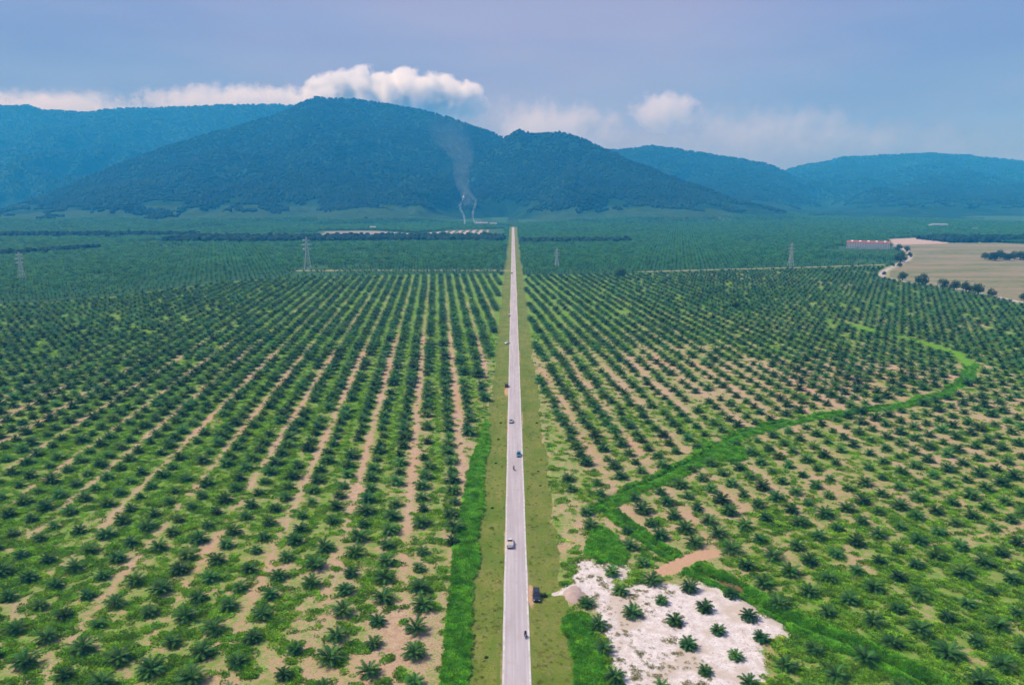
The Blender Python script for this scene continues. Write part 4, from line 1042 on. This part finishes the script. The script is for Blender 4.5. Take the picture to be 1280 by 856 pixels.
    for sx in (-1, 1):
        MB().box((sx * w * .68, h - .09, hood * .68), (.38, .18, .14)).build('headlight', M['lamp'], o)
        MB().box((sx * w * .76, -h + .05, belt_ * .78), (.22, .14, .22)).build('tail_light', M['tail'], o)
        MB().box((sx * (w + .09), front_b - .35, belt_ + .08), (.2, .1, .14)).build('mirror', paint, o)
    MB().box((0, h - .01, gc + .16), (W * .84, .14, .2)).build('bumper', M['plastic'], o)
    MB().box((0, -h + .01, gc + .16), (W * .84, .14, .2)).build('bumper', M['plastic'], o)
    MB().box((0, h + .0, hood * .56), (W * .45, .1, .14)).build('grille', M['plastic'], o)
    if kind == 'pickup':
        bed = MB()
        for sx in (-1, 1): bed.box((sx * (w - .09), -h * .55, belt_ + .12), (.1, h * .86, .26))
        bed.box((0, -h + .07, belt_ + .05), (W - .1, .08, .4)); bed.build('cargo_bed', paint, o)
        mb = MB(); mb.box((0, -h * .55, belt_ + .16), (W - .3, h * .80, .30)); mb.build('load_cover', M['canvas'], o)
    return o
PI = math.pi
car('black off-road car parked on red soil beside the verge', 673.5, 746, PI, M['black_paint'], 'suv', 5.75, 'parked')
car('white pickup with a beige load driving along the road', 639.8, 681, 0, M['white_paint'], 'pickup', -0.75)
car('teal blue hatchback driving on the road', 650.5, 569.5, PI, M['blue_paint'], 'hatch', 2.25)
car('silver sedan on the road between the maroon and the blue car', 641.2, 527.5, 0, M['grey_paint'], 'sedan', -0.72)
car('dark maroon car stopped on red soil at the roadside', 633.6, 483, 0, M['maroon_paint'], 'suv', -3.1, 'parked')
car('white car parked askew on the verge beside the road', 635.3, 429.5, R(-38), M['white_paint'], 'sedan', -3.6, 'parked')
car('small white car on the road shoulder, farther than the askew one', 636.4, 394.5, 0, M['white_paint'], 'hatch', -2.7, 'parked')
car('dark car far along the road, the last before the mature palms', 638.6, 342, 0, M['black_paint'], 'sedan', -1.0)

# motorcycles with riders
M['skin'] = m_plain('skin', (0.32, 0.18, 0.12), 0.6, 0.15, 4); M['jacket'] = m_plain('dark_jacket', (0.035, 0.035, 0.045), 0.9, 0.3, 5)
M['jacket2'] = m_plain('brown_shirt', (0.16, 0.09, 0.065), 0.9, 0.3, 5); M['trousers'] = m_plain('dark_trousers', (0.045, 0.045, 0.06), 0.9, 0.3, 5)
M['helmet'] = m_paint('pale_helmet', (0.62, 0.66, 0.72)); M['helmet2'] = m_paint('dark_helmet', (0.05, 0.05, 0.06))
def skin_body(name, verts, edges, rad, mats, parent, sub=2):
    me = bpy.data.meshes.new(name); me.from_pydata(verts, edges, []); o = link(name, me, parent)
    for m in mats: me.materials.append(m)
    sk = o.modifiers.new('skin', 'SKIN'); me.skin_vertices.new() if not me.skin_vertices else None
    for i, r in enumerate(rad):
        me.skin_vertices[0].data[i].radius = r if isinstance(r, tuple) else (r, r)
    me.skin_vertices[0].data[0].use_root = True
    ss = o.modifiers.new('sub', 'SUBSURF'); ss.levels = sub; ss.render_levels = sub
    return o
def rider(label, x, y, z, rz, top, helm):
    o = thing('person', label, 'person', (x, y, z), rz)
    V = [(0, -.22, .84), (0, -.18, 1.05), (0, -.10, 1.30), (0, -.05, 1.44), (0, -.02, 1.53), (0, .02, 1.66)]
    E_ = [(0, 1), (1, 2), (2, 3), (3, 4), (4, 5)]; rad = [(.17, .14), (.15, .12), (.18, .12), (.12, .09), .06, .09]
    for sx in (-1, 1):
        b = len(V); V += [(sx * .20, -.06, 1.40), (sx * .29, .12, 1.18), (sx * .32, .37, 1.04)]
        E_ += [(3, b), (b, b + 1), (b + 1, b + 2)]; rad += [.07, .052, .042]
    for sx in (-1, 1):
        b = len(V); V += [(sx * .12, -.16, .80), (sx * .22, .22, .72), (sx * .19, .06, .36), (sx * .20, .20, .30)]
        E_ += [(0, b), (b, b + 1), (b + 1, b + 2), (b + 2, b + 3)]; rad += [.10, .075, .055, .045]
    skin_body('body', V, E_, rad, [top], o)
    bm = bmesh.new(); bmesh.ops.create_uvsphere(bm, u_segments=16, v_segments=10, radius=.145)
    for v in bm.verts:
        v.co.y *= 1.15
        if v.co.z < -.07: v.co.z = -.07 + (v.co.z + .07) * .3
    me = bpy.data.meshes.new('helmet'); bm.to_mesh(me); bm.free(); me.materials.append(helm); me.polygons.foreach_set('use_smooth', [True] * len(me.polygons))
    hm = link('helmet', me, o, (0, .02, 1.70)); MB().box((0, .135, 1.67), (.2, .05, .09)).build('visor', M['glass'], o)
    for sx in (-1, 1):
        mb = MB(); c = (sx * .33, .40, 1.03); mb.box(c, (.075, .09, .035))
        for k in range(4): mb.tube([(c[0] - .03 + .02 * k, .44, 1.035), (c[0] - .03 + .02 * k, .475, 1.03), (c[0] - .03 + .02 * k, .465, .995)], .0085, 5)
        mb.tube([(c[0] - sx * .035, .40, 1.02), (c[0] - sx * .045, .45, 1.0)], .010, 5); mb.build('hand', M['skin'], o)
        MB().box((sx * .20, .17, .285), (.09, .25, .08)).build('shoe', M['plastic'], o)
    return o
def motorcycle(label, x, y, z, rz, paint):
    o = thing('motorcycle', label, 'motorcycle', (x, y, z), rz)
    for yy, nm in ((.62, 'wheel'), (-.60, 'wheel')):
        mb = MB(); ring = [(0, yy + .27 * math.cos(a), .29 + .27 * math.sin(a)) for a in np.linspace(0, 2 * PI, 19)]; mb.tube(ring, .05, 6, 0, False); wh = mb.build(nm, M['rubber'], o)
        mb = MB()
        for k in range(6): mb.bar((0, yy, .29), (0, yy + .25 * math.cos(k * PI / 3), .29 + .25 * math.sin(k * PI / 3)), .025)
        mb.tube([(-.06, yy, .29), (.06, yy, .29)], .05, 8); mb.build('rim', M['alloy'], wh)
    loft([(-.75, .55, .70, .07), (-.45, .48, .74, .13), (-.05, .38, .70, .15), (.25, .36, .70, .13), (.45, .50, .92, .12), (.55, .62, 1.0, .08)], paint, 'fairing', o)
    loft([(-.72, .70, .78, .08), (-.4, .70, .82, .13), (.0, .68, .80, .12), (.12, .68, .76, .07)], M['plastic'], 'seat', o)
    mb = MB()
    for sx in (-1, 1): mb.tube([(sx * .07, .62, .29), (sx * .06, .45, .92)], .025, 6)
    mb.build('fork', M['alloy'], o)
    mb = MB(); mb.tube([(-.34, .40, 1.03), (-.15, .46, 1.02), (.15, .46, 1.02), (.34, .40, 1.03)], .018, 6); mb.build('handlebar', M['plastic'], o)
    MB().box((0, .60, .86), (.16, .1, .14)).build('headlight', M['lamp'], o); MB().box((0, -.77, .66), (.14, .06, .08)).build('tail_light', M['tail'], o)
    mb = MB(); mb.tube([(.14, .1, .3), (.16, -.7, .36)], [.04, .055], 8); mb.build('exhaust', M['alloy'], o)
    for sx in (-1, 1): MB().box((sx * .30, .42, 1.16), (.1, .03, .07)).build('mirror', M['plastic'], o)
    return o
x, y = G(656.8, 796); motorcycle('dark motorcycle ridden past the parked black car', x, y, .03, PI, M['black_paint'])
rider('rider in dark jacket and pale helmet on the motorcycle near the black car', x, y, .03, PI, M['jacket'], M['helmet'])
x, y = G(642.3, 587.5); motorcycle('small motorcycle on the road behind the teal hatchback', x, y, .03, R(14), M['maroon_paint'])
rider('rider in brown shirt on the small motorcycle near the teal hatchback', x, y, .03, R(14), M['jacket2'], M['helmet2'])

# shrubs on the verge
def shrub(px, py, w, label, hk=.7, mat='treeleaf', seed=0):
    rs = random.Random(seed + int(px * 7)); x, y = G(px, py); o = thing('shrub', label, 'shrub', (x, y, z_at(x, y) - .03))
    V = []; Fc = []; mb = MB()
    for i in range(6):
        a = i * 1.05; mb.tube([(0, 0, -.05), (math.cos(a) * w * .2, math.sin(a) * w * .2, w * hk * .6)], [.04, .015], 5)
    mb.build('stem', M['bark'], o)
    for _ in range(260):
        d = Vector((rs.gauss(0, 1), rs.gauss(0, 1), abs(rs.gauss(0, 1)))).normalized(); d = Vector((d.x * w * .5, d.y * w * .5, d.z * w * hk)) * rs.uniform(.5, 1.05)
        n = (d + Vector((rs.gauss(0, .4), rs.gauss(0, .4), rs.gauss(.2, .4)))).normalized(); u = n.orthogonal().normalized(); v = n.cross(u); s_ = rs.uniform(.08, .17); k = len(V)
        V += [d - u * s_, d - v * s_ * .6, d + u * s_, d + v * s_ * .6]; Fc.append((k, k + 1, k + 2, k + 3))
    link('foliage', mesh_from('foliage', V, Fc, [M[mat]]), o)
    return o
shrub(680.5, 744, 1.5, 'dark shrub touching the side of the parked black car', .8)
shrub(685.5, 742, 1.3, 'bright green weed bush between the black car and the sandy track', .45, 'cover')
shrub(614.5, 659, 1.7, 'wide pale weed clump on the mown verge across from the pickup', .3, 'cover')
for a, b, w in ((615.5, 634, 1.0), (620, 578, 1.0), (623, 548.5, 1.2), (673, 588, .9), (675.5, 606, .8), (626, 528, 1.3), (608, 820, .9), (671, 528, 1.2)):
    tag(shrub(a, b, w, 'small dark weed tuft scattered on the mown verge', .35), group='weed tufts on the verge')

# ------------------------------------------------------------------ smoke from the mill
def smoke(name, x, y, z, hgt, r0, r1, drift, dens, label, seed, pw=3.0):
    mb = MB(); n = 14; pts = []; rr = []
    for i in range(n + 1):
        s = i / n
        pts.append((drift * s ** 1.3 + (4 + 12 * s) * math.sin(s * 11 + seed), 4 * math.sin(s * 7 + seed), hgt * s)); rr.append(r0 + (r1 - r0) * s ** 1.7)
    mb.tube(pts, rr, 10)
    t = NT(name + '_volume')
    tc = t.obj(); sp_ = t.n('ShaderNodeSeparateXYZ'); t.put(sp_.inputs[0], tc)
    nz = t.noise(0.06, 4, 0.65, tc, dist=1.0)
    hf = t.mr(sp_.outputs['Z'], 0, hgt, 1.0, 0.0)
    d = t.math('MULTIPLY', t.mr(nz, 0.32, 0.70), t.math('MULTIPLY', t.math('POWER', hf, pw), dens))
    pv = t.n('ShaderNodeVolumePrincipled'); pv.inputs['Color'].default_value = (0.90, 0.96, 1.0, 1); t.put(pv.inputs['Density'], d)
    o = mb.build(name, t.vol(pv.outputs[0]), None, True, (x, y, z)); tag(o, label, 'smoke', kind='stuff')
for k, (px, seed) in enumerate(((579, 1.0), (594.5, 3.2))):
    Yd = 2240; xx = P(px, 278, Yd)[0]
    smoke('smoke_column', xx, Yd, z_at(xx, Yd) + 4, 150, 2.8, 12, -26 if k else -4, 0.22, ('slender smoke wisp rising beside the mill', 'denser smoke wisp rising right at the mill')[k], seed)
xx = P(584, 250, 2260)[0]
smoke('smoke_cloud', xx, 2262, 60, 260, 16, 78, -50, 0.007, 'faint bluish smoke spreading up the mountainside above the mill', 2.0, 1.2)

# ------------------------------------------------------------------ clouds behind and above the range, outside the haze
def cloud(px0, px1, py0, py1, Yd, dens, label, seed, soft=0.5, depth=900, flat=0.25, cat='cloud', nsc=3.0):
    a = P(px0, py1, Yd); b = P(px1, py0, Yd)
    c = ((a[0] + b[0]) / 2, Yd + depth / 2, (a[2] + b[2]) / 2); hx, hz = (b[0] - a[0]) / 2, (b[2] - a[2]) / 2
    bm = bmesh.new(); bmesh.ops.create_icosphere(bm, subdivisions=4, radius=1.0)
    for v in bm.verts: v.co = (v.co.x * hx * 1.05, v.co.y * depth * .55, v.co.z * hz * 1.05)
    me = bpy.data.meshes.new('cloud'); bm.to_mesh(me); bm.free()
    t = NT('cloud_volume'); tc = t.obj()
    mp = t.n('ShaderNodeMapping'); t.put(mp.inputs['Vector'], tc); mp.inputs['Scale'].default_value = (1 / hx, 2 / depth, 1 / hz)
    ln = t.n('ShaderNodeVectorMath', operation='LENGTH'); t.put(ln.inputs[0], mp.outputs[0])
    m2 = t.n('ShaderNodeMapping'); t.put(m2.inputs['Vector'], tc); m2.inputs['Location'].default_value = (seed * 13.7, seed * 5.1, 0)
    nz = t.noise(nsc / (2 * hz), 5, 0.58, m2.outputs[0])
    sh = t.math('SUBTRACT', 1.0, ln.outputs['Value'])
    v = t.math('ADD', sh, t.math('MULTIPLY', t.math('SUBTRACT', nz, 0.5), 2.2))
    d = t.math('MULTIPLY', t.mr(v, 0.12, 0.12 + soft, 0, 1, True), dens)
    d = t.math('MULTIPLY', d, t.mr(sh, 0.0, 0.12))
    pv = t.n('ShaderNodeVolumePrincipled'); pv.inputs['Color'].default_value = (0.968, 0.985, 0.999, 1); t.put(pv.inputs['Density'], d); pv.inputs['Anisotropy'].default_value = 0.2
    me.materials.append(t.vol(pv.outputs[0]))
    o = link('cloud', me, None, c); tag(o, label, cat, kind='stuff')
CY_ = 8900
cloud(340, 620, 70, 180, CY_, 0.045, 'bright heaped cloud resting on the highest peak', 1.0, .30)
cloud(110, 450, 92, 158, CY_, 0.007, 'flat pale cloud bank lying along the ridge beside the peak', 2.3, .6)
cloud(-160, 200, 100, 165, CY_, 0.005, 'pinkish cloud bank behind the far end of the ridge', 3.1, .7)
cloud(530, 810, 106, 215, CY_, 0.0032, 'loose cloud trailing down behind the lower summit', 4.4, .7)
cloud(785, 895, 102, 166, CY_, 0.005, 'small bright cloud puff above the saddle', 5.2, .5)
cloud(780, 1180, 112, 205, CY_, 0.0014, 'faint stretched cloud above the farthest range', 6.6, 1.0)

cloud(560, 1560, 132, 232, CY_ + 300, 0.0006, 'thin grey cloud sheet low behind the far range', 7.7, 1.2, 900, .25, 'cloud', 2.0)
cloud(-420, 420, 96, 172, CY_ + 300, 0.0014, 'thin pale cloud sheet behind the long back ridge', 8.9, 1.2, 900, .25, 'cloud', 2.0)

# ------------------------------------------------------------------ haze: the air itself
t = NT('haze_air')
pv = t.n('ShaderNodeVolumePrincipled')
pv.inputs['Color'].default_value = (0.030, 0.38, 0.90, 1)
pv.inputs['Absorption Color'].default_value = (1, 1, 1, 1)        # scatters, hardly absorbs
pv.inputs['Density'].default_value = 0.000215
pv.inputs['Anisotropy'].default_value = 0.0
hm_ = MB().box((0, 3850, 446), (15600, 9100, 900)).build('haze', t.vol(pv.outputs[0]))
tag(hm_, 'pale blue haze filling the air over the plain', 'haze', kind='stuff')
